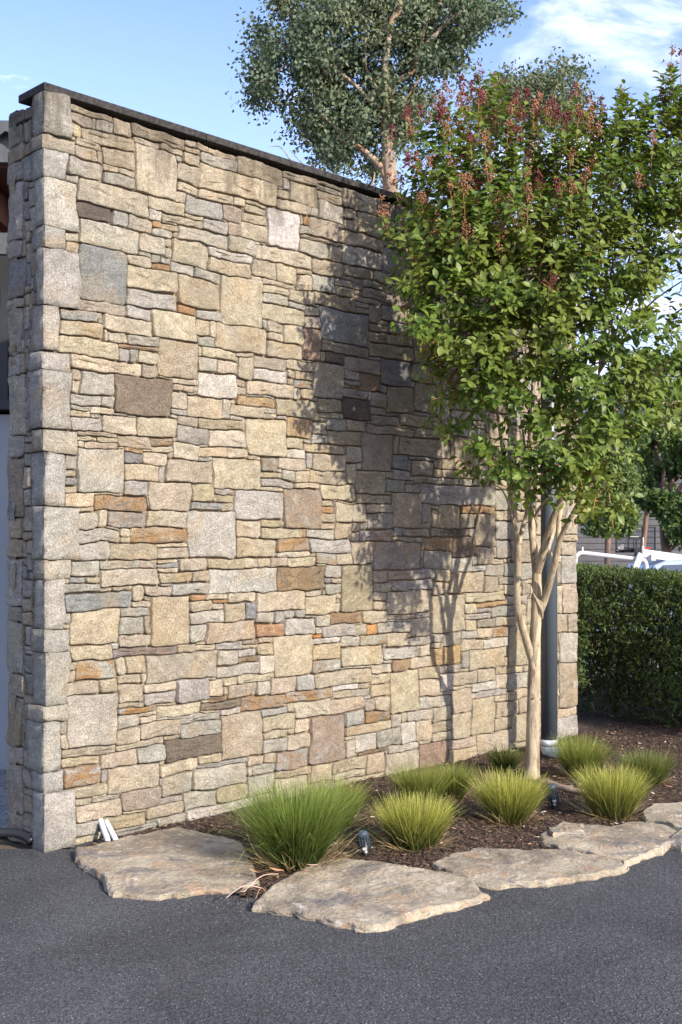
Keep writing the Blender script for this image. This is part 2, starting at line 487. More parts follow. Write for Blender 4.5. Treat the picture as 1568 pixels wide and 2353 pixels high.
# ------------------------------------------------------------------ stones of the wall, as measured: x0 y0 x1 y1 colour
STONES = {
'A 0 300 1.7422': """497 195 695 282 t 697 240 840 305 b 845 290 925 335 b 795 340 925 450 t 490 265 640 345 t 680 300 790 400 g 640 300 685 360 g 490 345 560 365 b
488 370 550 440 b 550 397 930 497 t 930 355 1295 478 k 520 455 690 495 b 520 500 675 580 n 670 505 715 595 t 715 525 930 635 b 470 575 712 722 g 715 612 812 682 b 815 645 930 702 b
735 697 935 780 g 455 710 540 805 g 540 775 1025 935 b 935 522 1232 838 b 940 465 1118 515 b 1118 500 1283 585 b 1285 550 1412 635 b 1295 425 1380 490 b 1380 455 1458 540 t 1455 490 1568 570 y
1295 508 1390 552 t 1400 545 1600 650 g 1232 620 1398 755 b 1235 755 1388 820 b 1395 800 1620 880 y 1220 815 1305 880 y 1027 868 1325 960 b 1310 860 1560 1000 g 553 935 785 1035 p
785 955 885 1065 g 880 990 1055 1105 g 1003 942 1122 1025 w 1125 980 1420 1070 b 1060 1035 1115 1062 r 1120 1038 1222 1068 y 1055 1070 1240 1140 g 1240 1080 1600 1185 g 548 1040 975 1215 g
975 1130 1148 1255 g 1155 1165 1195 1195 n 1140 1200 1197 1265 g 1200 1165 1455 1325 o 553 1212 880 1575 s 883 1255 1065 1275 t 883 1277 1057 1345 b 1070 1258 1125 1308 g 1130 1285 1205 1328 g
1060 1315 1175 1368 r 882 1355 1235 1498 b 880 1502 1240 1640 g 1193 1325 1365 1420 g 1368 1340 1555 1440 g 1240 1435 1550 1620 t 1460 1200 1600 1270 g 1460 1275 1620 1350 b 515 1560 880 1655 b
880 1625 1060 1715 g 1240 1620 1340 1665 r 1340 1635 1560 1720 g""",
'A 0 1200 1.7422': """408 70 670 150 S 665 90 725 135 b 645 140 718 185 g 405 160 800 255 b 715 125 1060 235 b 1060 80 1362 278 b 1365 150 1455 250 b 1485 160 1700 325 y 803 225 900 300 b 905 235 1095 325 g
400 265 818 390 b 815 310 1050 360 R 820 370 895 420 g 900 372 960 425 g 965 355 1095 450 b 1095 282 1380 555 t 1360 250 1495 328 g 1380 335 1568 400 b 1382 408 1515 505 g 498 405 985 508 b
978 440 1095 530 t 1367 520 1650 675 w 565 500 812 670 g 497 500 560 565 b 495 570 590 643 b 812 528 1200 795 q 1200 555 1360 595 b 1200 597 1265 640 b 1268 605 1405 650 b 490 652 703 735 g 708 680 812 748 g
1165 640 1362 745 b 1310 690 1535 815 y 512 740 655 775 g 485 775 640 818 y 645 755 818 805 b 1140 760 1315 805 g 470 825 710 912 g 735 805 965 940 b 965 812 1250 945 b 1228 808 1372 880 t
1370 820 1640 900 o 540 912 825 960 t 545 935 600 975 b 820 950 1050 1025 n 1050 970 1205 1008 R 1205 890 1490 1000 g 1450 920 1580 1020 y 530 980 575 1025 b 575 982 805 1020 t 520 1032 865 1350 g
868 1035 1025 1065 R 870 1072 990 1135 s 1000 1065 1235 1140 b 1035 1012 1215 1060 b 1215 1005 1395 1115 b 1402 1025 1570 1105 y 862 1138 1110 1265 b 1112 1155 1195 1265 g 1160 1120 1495 1270 b
1495 1115 1655 1315 b 452 1075 518 1178 g 455 1185 525 1228 y 452 1232 525 1292 s 442 1294 520 1340 b 862 1270 1070 1365 g 1040 1275 1345 1470 b 1348 1275 1450 1300 s 1352 1305 1518 1405 o
1345 1408 1530 1475 s 425 1345 660 1440 b 665 1362 1020 1470 R 548 1450 685 1590 g 690 1475 748 1590 b 750 1472 1000 1598 m 1005 1470 1315 1575 b 1320 1478 1645 1805 g 540 1595 830 1700 g
835 1605 905 1640 b 835 1645 910 1695 b 905 1592 1305 1685 R""",
'A 0 2100 1.7422': """525 145 780 255 g 780 125 1095 235 t 1088 125 1272 150 b 1092 155 1283 232 b 490 262 688 360 g 682 243 985 315 g 985 258 1112 300 b 1110 240 1230 275 b 1230 230 1450 325 b
1440 235 1570 300 y 1112 278 1180 300 s 1115 302 1195 332 y 692 322 1118 430 b 1120 332 1325 402 b 1330 332 1450 395 b 448 370 585 412 s 590 360 680 398 b 450 412 690 480 g 695 440 780 470 b
780 438 900 465 b 1000 415 1188 498 b 1190 402 1455 480 g 450 485 918 598 s 920 480 1050 535 b 920 540 1045 578 b 1330 488 1437 525 r 1440 490 1620 520 b 855 585 1052 650 g 492 602 835 812 b
835 655 1000 772 g 1000 655 1050 755 t 1050 488 1327 830 b 1327 530 1480 605 b 1327 608 1550 690 g 1325 705 1435 825 g 1437 690 1630 820 b 497 830 780 938 b 780 768 1052 865 b
795 855 1250 922 K 1240 828 1375 888 t 1380 830 1500 872 b 540 940 805 1078 U 465 950 535 1015 b 470 1018 537 1090 b 810 945 885 1045 b 880 935 1028 1035 b 1030 898 1500 1078 b 808 1045 990 1105 b
985 1030 1028 1085 b 485 1090 682 1182 n 685 1090 795 1130 y 688 1132 795 1162 t 795 1108 1000 1232 t 1000 1098 1245 1160 b 1002 1162 1238 1250 g 1240 1070 1457 1230 g 1462 1075 1555 1195 b
478 1182 820 1538 g 820 1275 1090 1320 U 858 1235 1000 1272 g 1005 1280 1105 1330 b 1005 1335 1105 1375 b 1112 1240 1400 1342 b 1400 1200 1680 1280 q 805 1335 1003 1408 g 790 1410 978 1492 b
980 1368 1273 1488 b 1275 1372 1655 1468 g 1320 1295 1570 1362 g 430 1538 825 1605 t 825 1480 1265 1540 b 945 1545 1140 1635 g 1145 1478 1545 1625 q 432 1618 635 1685 b 680 1588 930 1690 b
470 1695 695 1825 U 1020 1610 1145 1650 y 1110 1638 1385 1740 b 1385 1605 1500 1668 y 745 1680 1110 1855 b 1110 1748 1345 1875 g 1348 1685 1720 1825 g 525 1820 745 1888 b 695 1725 748 1800 g
525 1905 610 1945 b 660 1875 880 1918 g 860 1840 1120 1985 n 520 1930 860 2055 b 1025 1955 1265 2038 b 1265 1845 1510 1955 g 725 2005 1020 2105 y 1100 2012 1280 2080 g 518 2070 690 2165 g
1315 1960 1700 2035 w 515 2168 690 2225 b 780 2078 1100 2140 g""",
'A 800 500 1.7422': """0 105 65 185 t 65 145 250 230 b 5 205 232 298 g 250 222 578 362 k 580 315 820 400 k 5 325 412 485 b 412 395 540 512 b 580 340 625 390 g 555 398 628 440 g 545 445 620 510 y
625 412 820 545 o 815 395 990 430 b 800 435 980 472 g 825 475 978 545 b 990 452 1315 602 y 240 510 322 580 b 325 528 495 568 b 320 572 465 625 b 540 522 785 625 b 820 542 1012 692 g
470 590 700 870 W 165 572 328 680 t 365 640 468 715 b 300 692 465 798 b 185 662 305 758 n 20 662 200 762 g 210 775 375 885 g 65 862 362 940 w 375 960 525 1055 b 65 942 370 1045 b
378 800 460 835 b 378 838 425 865 b 420 875 780 980 b 700 702 780 765 g 700 650 722 700 b 722 655 770 702 r 785 560 825 620 g 775 655 985 800 t 760 790 955 845 t 688 805 887 928 g 885 890 965 940 t
785 942 1000 1062 n 1015 580 1095 655 b 1012 660 1105 740 b 1110 615 1310 745 y 990 755 1245 865 y 995 852 1275 992 w 0 990 160 1095 g 155 1065 425 1395 b 525 985 662 1080 y 665 1000 785 1040 b
430 1080 512 1115 b 535 1095 665 1140 b 665 1045 785 1168 b 790 1050 940 1165 g 430 1125 600 1175 y 432 1178 622 1255 w 622 1152 795 1245 b 435 1262 730 1372 b 730 1258 855 1312 b 725 1318 805 1385 b
800 1178 1070 1280 t 945 1078 1145 1135 t 945 1140 1090 1195 t 1000 1000 1215 1070 b 1215 1045 1355 1100 b 1145 1085 1200 1135 g 1205 1102 1310 1158 b 1135 1150 1290 1210 t 1085 1215 1290 1248 t
1275 945 1450 1045 g 1355 1060 1550 1258 t 845 1298 1180 1530 s 1165 1258 1265 1380 t 1268 1265 1400 1368 g 1180 1385 1320 1450 t 1320 1372 1410 1475 s 1185 1455 1430 1528 t 1185 1532 1430 1628 t
860 1515 1180 1600 t 720 1435 852 1640 N 490 1388 580 1455 b 580 1410 715 1515 b 470 1458 580 1508 b 455 1515 712 1602 b 95 1390 465 1575 b 0 1285 162 1372 g 0 1378 90 1465 b 0 1470 102 1545 g
0 1562 255 1638 b 255 1565 300 1610 b 305 1570 372 1620 y 375 1598 605 1700 t""",
'A 800 1400 1.7422': """0 62 120 155 g 122 72 258 148 b 270 58 405 208 o 405 140 615 235 w 608 82 760 148 b 608 150 665 205 y 665 152 795 205 y 620 208 790 270 S 795 88 1005 342 g 915 20 1003 98 q
1005 45 1265 142 t 1265 68 1465 232 s 1110 158 1272 278 N 1010 150 1125 200 g 1015 205 1110 245 g 1015 250 1100 275 R 1015 280 1115 338 g 1140 292 1312 393 g 250 205 325 248 t 250 252 322 312 b
330 225 658 325 b 660 265 708 325 w 710 282 800 330 b 240 325 530 395 Y 530 338 835 475 b 835 348 1000 422 t 838 430 925 465 t 225 388 445 488 y 150 380 222 445 g 445 410 530 440 g 440 445 530 478 b
990 345 1188 488 p 1190 398 1310 453 n 1320 278 1502 443 t 1475 150 1568 223 t 1490 230 1600 378 t 0 472 230 555 o 335 487 598 748 b 585 478 775 598 Y 775 488 870 580 b 870 478 1020 558 g
1020 490 1160 568 t 1235 458 1390 528 t 1392 452 1640 538 t 1160 548 1510 608 t 60 568 330 678 b 0 545 100 652 g 600 618 725 683 b 765 592 885 640 g 885 570 1128 652 t 725 648 935 712 y
630 690 735 738 w 1130 588 1350 842 t 1350 618 1640 736 t 5 678 188 752 b 190 690 330 743 b 100 762 420 970 b 425 768 548 848 S 550 758 735 832 b 730 722 795 778 g 790 728 1020 832 t 1010 728 1095 783 g
1345 752 1435 832 s 1475 772 1600 848 t 1025 795 1135 878 b 420 852 572 903 y 575 832 655 903 g 658 840 768 912 y 775 842 1022 928 b 1088 850 1290 1005 t 1285 852 1350 900 t 1350 842 1505 903 g
410 912 650 968 g 655 918 850 960 b 1290 910 1430 993 g 1435 915 1510 942 t 1428 947 1545 993 g 812 940 1085 1055 b 1120 1010 1345 1073 b 590 967 840 1238 V 255 980 585 1183 g 130 977 270 1015 S
170 1025 290 1075 o 150 1080 270 1138 b 840 1038 935 1073 y 870 1108 935 1145 r 940 1073 1160 1193 b 1160 1077 1315 1133 b 1345 1000 1560 1238 t 1190 1142 1340 1248 m 840 1147 950 1203 b
250 1192 425 1313 b 430 1190 578 1243 o 838 1210 935 1243 y 425 1247 718 1308 b 748 1248 938 1318 g 720 1248 748 1310 r 940 1198 1060 1300 y 1065 1262 1118 1300 b 1065 1215 1140 1258 t 1120 1257 1350 1343 U
1350 1247 1415 1288 s 1415 1247 1568 1298 t 1320 1298 1440 1343 t 255 1317 535 1452 b 540 1317 762 1408 R 765 1322 1055 1412 g 1060 1350 1200 1370 b 545 1415 650 1458 w 655 1410 795 1436 b
805 1417 955 1493 S 960 1430 1025 1480 b 1030 1382 1212 1493 y 1212 1352 1535 1523 m 40 1447 318 1522 y 320 1447 412 1510 b 415 1464 495 1503 b 498 1467 605 1513 b 612 1442 808 1513 b""",
'A 800 2200 1.7422': """60 127 535 303 w 535 127 870 276 B 830 100 985 188 g 985 108 1215 420 o 1212 142 1312 230 b 1315 142 1488 216 n 1490 142 1568 203 g 1335 222 1438 288 U 1440 217 1568 272 g
1215 238 1335 308 b 870 197 915 230 s 918 192 978 228 y 795 240 985 308 g 50 315 185 340 b 90 347 182 378 r 0 315 45 346 r 190 308 388 370 b 388 292 735 412 b 735 280 795 320 b 725 320 942 452 b
943 312 995 345 b 943 350 990 380 g 940 385 990 428 b 1215 312 1305 353 b 1215 377 1300 423 b 1298 290 1640 448 b 160 378 305 488 b 90 392 160 425 b 325 372 388 448 s 0 432 160 510 g 378 427 525 508 g
525 420 590 483 g 592 427 655 483 g 655 420 718 466 g 42 495 388 645 t 388 515 592 605 r 600 468 810 578 g 812 457 910 533 g 918 438 1145 513 B 1145 432 1350 513 b 1355 450 1505 493 t 1500 427 1620 473 g
850 522 1080 606 g 1080 522 1150 588 b 775 578 848 618 O 1245 502 1470 572 g 1185 548 1243 583 O 1470 480 1640 543 b 415 612 518 658 y 295 622 415 658 n 780 620 945 663 w 1020 602 1128 658 g
1130 592 1310 658 S 1310 580 1440 666 b 1445 597 1640 660 g 515 592 785 877 b 115 657 290 708 g 395 662 512 736 y 275 687 395 728 g 785 667 990 758 y 115 710 275 798 g 275 742 415 793 B
980 672 1275 796 b 1280 674 1528 756 w 792 772 980 848 S 0 705 108 868 t 155 792 405 876 g 412 742 512 856 w 1340 752 1468 826 N 1470 747 1620 828 b 1165 797 1340 858 b 270 870 482 928 b
810 838 1185 940 b 1190 864 1338 928 b 1335 833 1532 1125 o 485 882 670 988 n 680 872 805 938 g 0 877 65 1028 g 70 892 165 1018 b 165 887 265 943 y 205 942 390 1083 S 390 927 490 1013 g
930 932 1100 978 w 1100 927 1175 953 t 1195 937 1328 1013 y 595 968 930 1058 U 0 1017 195 1103 B 280 1018 590 1108 R 930 982 1058 1028 b 1060 962 1190 1008 g 1225 1022 1330 1113 y 665 1055 900 1175 b
900 1028 1145 1148 t 1145 1037 1220 1088 n 0 1112 188 1183 g 190 1087 272 1138 g 445 1097 555 1153 g 1145 1138 1310 1172 R 470 1155 665 1260 b 150 1135 438 1455 y 1010 1155 1140 1238 g
660 1192 780 1268 b 765 1160 1010 1485 V 0 1187 150 1285 b 1018 1215 1290 1285 y 440 1258 655 1325 b 435 1315 618 1425 g 620 1280 765 1380 b 1000 1277 1070 1328 b 1075 1295 1220 1403 w 1220 1295 1410 1380 g
1410 1240 1510 1330 w 1005 1332 1070 1428 b 0 1303 148 1395 q 525 1400 755 1528 S 1135 1385 1305 1423 B 1305 1358 1500 1412 w 1515 1192 1620 1308 b 940 1435 1145 1528 y 1165 1425 1320 1530 y
1290 1415 1490 1535 b 780 1485 930 1558 y 0 1400 105 1465 b 0 1485 265 1630 g 260 1455 440 1515 y 440 1452 525 1483 b 355 1505 530 1568 g 195 1535 355 1598 b 280 1570 520 1670 g 110 1605 280 1715 o
0 1655 110 1740 g 985 1535 1170 1588 b 1000 1568 1290 1640 b 525 1590 700 1680 b 530 1530 780 1585 y""",
'A 1600 1700 1.6812': """0 97 300 213 t 110 27 300 93 t 0 27 110 88 t 370 150 530 308 t 80 217 220 238 s 75 242 230 343 t 235 227 360 273 t 235 282 480 353 t 110 332 300 398 g 305 357 400 403 n
405 362 560 413 g 150 412 500 538 g 500 437 600 518 g 425 532 635 598 R 650 507 775 568 g 300 592 415 688 t 415 602 515 700 m 515 602 640 820 t 640 642 760 773 g 690 582 850 653 b 640 592 690 625 b
20 697 165 753 t 135 752 300 848 R 350 767 505 858 q 315 702 430 758 q 190 847 345 968 m 680 782 745 888 g 750 782 875 918 n 530 822 625 938 t 625 892 690 933 b 95 970 225 1043 g 230 977 345 1038 b
350 925 440 998 g 340 990 575 1130 b 575 942 695 1018 g 705 937 815 1008 g 820 922 880 983 g 575 1022 665 1128 t 670 1027 740 1078 g 685 1085 775 1148 y 0 1057 40 1108 R 45 1050 180 1103 g
185 1057 305 1138 y 0 1128 185 1270 y 215 1150 440 1393 b 440 1137 695 1195 b 445 1205 520 1263 b 525 1187 695 1223 Y 630 1217 775 1288 g 730 1152 820 1213 g 445 1270 600 1308 g 75 1302 215 1363 b
100 1247 210 1293 g 640 1292 700 1328 b 705 1292 820 1348 b 515 1312 640 1368 m 445 1322 515 1373 b 415 1382 515 1433 g 520 1377 620 1428 b 620 1365 735 1433 R 50 1415 265 1470 g 310 1397 415 1473 m
410 1437 555 1520 b 560 1445 725 1500 w 730 1382 860 1623 b 0 1487 130 1558 g 135 1477 210 1548 b 210 1515 400 1615 Y 470 1520 665 1635 t 420 1535 478 1573 g 75 1557 205 1638 b 0 1562 65 1638 b
270 1610 360 1673 m 270 1682 365 1738 w 140 1632 260 1708 y 150 1712 260 1833 y 370 1655 525 1720 b 525 1637 640 1713 b 675 1627 795 1678 y 660 1682 740 1763 b 500 1725 645 1785 w 730 1705 855 1777 g
545 1790 715 1838 g 715 1782 825 1848 y 135 1825 325 1898 g 225 1887 345 1983 y 355 1832 490 1943 y 485 1837 635 2068 b 640 1855 800 1957 b 800 1832 860 1928 n 345 1950 480 2095 b 230 1992 330 2068 y
95 1912 215 1983 g 120 1980 225 2097 b 15 2035 115 2115 g 665 1972 745 2028 b 755 1945 860 2085 b 220 2065 345 2128 b 520 2080 725 2175 b 330 2115 460 2185 t 165 2140 320 2240 N 365 2175 520 2265 y
435 2245 610 2298 b 1060 1272 1120 1358 t 1125 1272 1180 1348 t 1100 1432 1180 1568 g 1095 1642 1175 1888 n 1085 1902 1175 1958 b 1090 1962 1165 2080 g 1120 882 1190 1073 g 1105 1070 1175 1263 n
1105 792 1185 868 b 1125 737 1185 783 y 1145 562 1190 733 g 1060 1142 1100 1258 b""",
}
PAL = {'g': (0.425, 0.40, 0.35), 'b': (0.515, 0.438, 0.318), 'y': (0.52, 0.42, 0.265), 't': (0.43, 0.355, 0.26), 'k': (0.34, 0.28, 0.205),
       'p': (0.085, 0.062, 0.062), 'q': (0.13, 0.095, 0.075), 'r': (0.46, 0.22, 0.075), 'R': (0.38, 0.27, 0.17), 's': (0.25, 0.265, 0.275), 'n': (0.42, 0.34, 0.265),
       'N': (0.32, 0.21, 0.15), 'w': (0.60, 0.56, 0.48), 'W': (0.68, 0.63, 0.57), 'o': (0.42, 0.36, 0.24), 'm': (0.34, 0.30, 0.255), 'K': (0.17, 0.15, 0.15),
       'S': (0.40, 0.41, 0.38), 'U': (0.38, 0.38, 0.34), 'B': (0.17, 0.115, 0.075), 'V': (0.345, 0.295, 0.24), 'Y': (0.55, 0.35, 0.14), 'O': (0.62, 0.25, 0.04)}
RUST = {'r': 0.7, 'R': 0.9, 'S': 0.6, 'U': 1.0, 'B': 0.5, 'K': 0.35, 'V': 0.35, 'Y': 0.5, 'N': 0.2, 'y': 0.12}
# corner stones: top, bottom at the corner, right edge of the front, left edge of the side
QUOINS = """208 306 158 79 g 307 341 170 74 y 341 403 153 76 g 403 518 180 82 w 518 568 148 76 g 568 697 181 90 g 697 803 133 79 g 806 849 162 73 g 849 983 162 70 g 986 1039 175 79 y
1039 1162 148 72 g 1162 1287 178 77 g 1287 1331 159 77 b 1331 1448 145 81 g 1448 1501 161 76 g 1501 1622 157 77 g 1622 1660 157 66 b 1660 1778 140 64 g 1778 1825 148 74 g 1825 1957 172 78 w"""
# outer column of the end face: top, bottom in the picture
OUTER = """237 287 s 289 333 g 335 369 t 371 417 g 419 554 g 556 596 g 598 680 s 682 707 g 709 815 g 817 857 g 859 1001 g 1004 1053 g
1055 1187 k 1189 1233 b 1236 1282 b 1284 1391 g 1393 1427 g 1429 1546 g 1548 1597 b 1599 1714 t 1716 1753 g 1755 1869 g 1871 1938 g"""
# ------------------------------------------------------------------ the stone wall
S2 = math.sqrt(0.5)
C0 = Vector((-1.52, 5.87, 0))
EU = Vector((S2, S2, 0)); EN = Vector((S2, -S2, 0)); EB = Vector((-S2, S2, 0)); ELN = Vector((-S2, -S2, 0))
WALL_L = 4.86; WALL_H = 3.885; WALL_T = 0.35

def wall_uv(x, y):
    k = (x - CX) / F
    a = (k * C0.y - C0.x) / (1 - k)
    return a * math.sqrt(2), EYE - (y - HZ) * (C0.y + a) / F

def end_sv(x, y):
    k = (x - CX) / F
    a = (C0.x - k * C0.y) / (1 + k)
    return a * math.sqrt(2), EYE - (y - HZ) * (C0.y + a) / F

CELL = 0.012
def fill_rects(W, H, given, rng, wmax=(0.10, 0.30), hmax=(0.03, 0.09), pal='bbgyt', hidden=False, grow=6):
    nx, ny = int(W / CELL), int(H / CELL)
    G = -np.ones((nx, ny), dtype=np.int32)
    out = []
    for (u0, v0, u1, v1, c) in given:
        i0, i1 = max(0, round(u0 / CELL)), min(nx, round(u1 / CELL))
        j0, j1 = max(0, round(v0 / CELL)), min(ny, round(v1 / CELL))
        # shrink until free
        for _ in range(60):
            if i1 - i0 < 2 or j1 - j0 < 2: break
            sub = G[i0:i1, j0:j1] >= 0
            if not sub.any(): break
            e = [sub[0].mean(), sub[-1].mean(), sub[:, 0].mean(), sub[:, -1].mean()]
            k = int(np.argmax(e))
            if e[k] == 0:
                k = 0 if (i1 - i0) > (j1 - j0) else 2
            if k == 0: i0 += 1
            elif k == 1: i1 -= 1
            elif k == 2: j0 += 1
            else: j1 -= 1
        if i1 - i0 < 2 or j1 - j0 < 2 or (G[i0:i1, j0:j1] >= 0).any(): continue
        G[i0:i1, j0:j1] = len(out)
        out.append([i0, j0, i1, j1, c])
    # grow each stone over thin free gaps
    for rnd_ in range(grow):
        for n, r in enumerate(out):
            i0, j0, i1, j1, c = r
            if c == 'Q': continue
            if i0 > 0 and (G[i0 - 1, j0:j1] < 0).all() and rnd_ < max(1, grow - 1): r[0] -= 1
            if i1 < nx and (G[i1, j0:j1] < 0).all(): r[2] += 1
            if j0 > 0 and (G[r[0]:r[2], j0 - 1] < 0).all() and rnd_ < max(1, grow - 1): r[1] -= 1
            if j1 < ny and (G[r[0]:r[2], j1] < 0).all(): r[3] += 1
            G[r[0]:r[2], r[1]:r[3]] = n
    for j in range(ny):
        i = 0
        while i < nx:
            if G[i, j] >= 0: i += 1; continue
            mw = int(rng.uniform(*wmax) / CELL); mh = int(rng.uniform(*hmax) / CELL)
            if hidden and i * CELL > 2.6 and rng.random() < 0.75: mw = int(rng.uniform(0.15, 0.42) / CELL); mh = int(rng.uniform(0.06, 0.22) / CELL)
            w_ = 1
            while i + w_ < nx and w_ < mw and G[i + w_, j] < 0: w_ += 1
            # do not leave a sliver
            k2 = 0
            while i + w_ + k2 < nx and k2 < 4 and G[i + w_ + k2, j] < 0: k2 += 1
            if k2 < 4: w_ += k2
            h_ = 1
            while j + h_ < ny and h_ < mh and (G[i:i + w_, j + h_] < 0).all(): h_ += 1
            k2 = 0
            while j + h_ + k2 < ny and k2 < 3 and (G[i:i + w_, j + h_ + k2] < 0).all(): k2 += 1
            if k2 < 3: h_ += k2
            G[i:i + w_, j:j + h_] = len(out)
            out.append([i, j, i + w_, j + h_, rng.choice(pal)])
            i += w_
    return [(a * CELL, b * CELL, c_ * CELL, d * CELL, e) for a, b, c_, d, e in out if (c_ - a) * (d - b) >= 3 and min(c_ - a, d - b) >= 1]

WR = np.random.RandomState(77).uniform(-1, 1, (97, 97, 2))
def lattice(u, v, step, sd):
    a, b = u / step + sd * 1.37 + 3.1, v / step + sd * 0.73 + 2.3
    i, j = math.floor(a), math.floor(b); fx, fy = a - i, b - j
    def g(p, q): return WR[p % 97, q % 97]
    c = (g(i, j) * (1 - fx) + g(i + 1, j) * fx) * (1 - fy) + (g(i, j + 1) * (1 - fx) + g(i + 1, j + 1) * fx) * fy
    return c[0], c[1]
def warp(u, v, sd):
    a = lattice(u, v, 0.125, sd); b = lattice(u, v, 0.041, sd + 11)
    c = lattice(u, v, 0.017, sd + 23)
    return u + 0.016 * a[0] + 0.0055 * b[0] + 0.0022 * c[0], v + 0.0085 * a[1] + 0.0052 * b[1] + 0.0026 * c[1]

def stone_mesh(rect, rng, sd, clampu=None, step=0.023):
    """rings of one laid stone in wall coordinates (u, v, outwards)"""
    u0, v0, u1, v1, c = rect
    w, h = u1 - u0, v1 - v0
    mn = min(w, h)
    gap = min(rng.uniform(0.0004, 0.0024), mn * 0.06)
    prot = rng.uniform(0.000, 0.007) if mn > 0.05 else rng.uniform(-0.006, 0.006)
    tu, tv = rng.uniform(-0.05, 0.05), rng.uniform(-0.05, 0.05)
    # corner skew
    sk = [(rng.uniform(0, 1) ** 2 * min(0.009, mn * 0.11), rng.uniform(0, 1) ** 2 * min(0.007, mn * 0.11)) for _ in range(4)]
    ch = min(rng.uniform(0.002, 0.011), mn * 0.22)
    nu, nv = max(2, round(w / step)), max(2, round(h / step))
    def ring_pts(s):
        a0, a1, b0, b1 = u0 + s, u1 - s, v0 + s, v1 - s
        cs = [(a0 + sk[0][0], b0 + sk[0][1]), (a1 - sk[1][0], b0 + sk[1][1]), (a1 - sk[2][0], b1 - sk[2][1]), (a0 + sk[3][0], b1 - sk[3][1])]
        pts = []
        f = ch * max(0.0, 1 - s / max(mn * 0.45, 1e-6))
        for k in range(4):
            p, q = Vector(cs[k]), Vector(cs[(k + 1) % 4])
            n = nu if k % 2 == 0 else nv
            L = (q - p).length
            e = min(f / L, 0.3) if L > 1e-6 else 0.1
            for t in range(n + 1):
                tt = t / n
                tt = e + (1 - 2 * e) * tt
                pts.append(p.lerp(q, tt))
        return pts
    rings = []
    seed = rng.uniform(0, 100)
    amp = min(0.0035, mn * 0.035)
    def put(s, d, na, jag):
        out = []
        for (x, y) in ring_pts(s):
            j = jag * (0.5 + 0.5 * noise.noise(Vector((x * 38, y * 38, seed))))
            cxm, cym = (u0 + u1) / 2, (v0 + v1) / 2
            x2 = x + (j if x < cxm - w * 0.3 else (-j if x > cxm + w * 0.3 else 0))
            y2 = y + (j if y < cym - h * 0.3 else (-j if y > cym + h * 0.3 else 0))
            X, Y = warp(x2, y2, sd)
            if clampu is not None: X = max(X, clampu)
            dd = d + (tu * (x - cxm) + tv * (y - cym) if d > -0.03 else 0) + na * noise.noise(Vector((x * 17, y * 17, seed + 3)))
            out.append((X, Y, dd))
        rings.append(out)
    put(gap * 0.5, -0.07, 0, 0)
    put(gap, prot - 0.0022, 0.010, amp * 0.8)
    put(gap + min(0.0025, mn * 0.05), prot - 0.0005, 0.010, amp * 0.9)
    put(gap + min(0.010, mn * 0.12), prot + 0.001, 0.010, 0)
    put(gap + mn * 0.30, prot + 0.001, 0.013, 0)
    V = [p for r in rings for p in r]
    n = len(rings[0])
    cu = sum(p[0] for p in rings[-1]) / n; cv_ = sum(p[1] for p in rings[-1]) / n; cd = sum(p[2] for p in rings[-1]) / n
    # centre line closes long stones
    V.append((cu, cv_, cd)); ci = len(V) - 1
    Fq = []; Ft = []
    for r in range(len(rings) - 1):
        for k in range(n):
            a, b_ = r * n + k, r * n + (k + 1) % n
            Fq.append((a, b_, b_ + n, a + n))
    base = (len(rings) - 1) * n
    for k in range(n):
        Ft.append((base + k, base + (k + 1) % n, ci))
    return np.array(V), np.array(Fq), np.array(Ft)

def stone_col(c, rng):
    base = np.array(PAL[c])
    g_ = base.mean(); k_ = 0.80 if c in 'rROYyU' else 0.95
    if c not in 'OW': base = base * 0.78 + np.array(PAL['b']) * 0.22; g_ = base.mean()
    base = (g_ + (base - g_) * k_) * rng.uniform(0.86, 1.10) * 0.95
    base = base * np.array([1 + rng.uniform(-0.03, 0.03), 1, 1 + rng.uniform(-0.06, 0.06)])
    return base

def to_world(V, org, ex, en):
    V = np.asarray(V)
    return np.array(org)[None, :] + V[:, :1] * np.array(ex)[None, :] + V[:, 2:3] * np.array(en)[None, :] + np.stack([np.zeros(len(V)), np.zeros(len(V)), V[:, 1]], 1)

wall = empty('stone_wall', C0, 'tall freestanding wall of beige and grey split stone under a thin dark capping', 'wall')

# measured stones
given = []
for key, txt in STONES.items():
    _, ox, oy, s = key.split(); ox, oy, s = float(ox), float(oy), float(s)
    tk = txt.split()
    for i in range(0, len(tk), 5):
        x0, y0, x1, y1 = [float(v) for v in tk[i:i + 4]]
        D = 1568 / 2730
        X0, X1 = (ox + x0 / s) * D, (ox + x1 / s) * D
        Y0, Y1 = (oy + y0 / s) * D, (oy + y1 / s) * D
        ua, _ = wall_uv(X0, Y0); ub, _ = wall_uv(X1, Y0)
        _, va = wall_uv((X0 + X1) / 2, Y1); _, vb = wall_uv((X0 + X1) / 2, Y0)
        given.append((ua, va, ub, vb, tk[i + 4]))
given.sort(key=lambda r: -(r[2] - r[0]) * (r[3] - r[1]))
tk = QUOINS.split(); quoins = []
for i in range(0, len(tk), 5):
    yt, yb, xr, xl = [float(v) for v in tk[i:i + 4]]
    quoins.append((EYE - (yb - HZ) * C0.y / F, EYE - (yt - HZ) * C0.y / F, wall_uv(xr, 0)[0], end_sv(xl, 0)[0], tk[i + 4]))
block = [(0, v0, u1, v1, 'Q') for v0, v1, u1, s1, c in quoins]
NEW_H = WALL_H
rects = fill_rects(WALL_L, NEW_H, block + given, RNG, pal='bbggytbgtb', hidden=True)
rects = [r for r in rects if r[4] != 'Q']

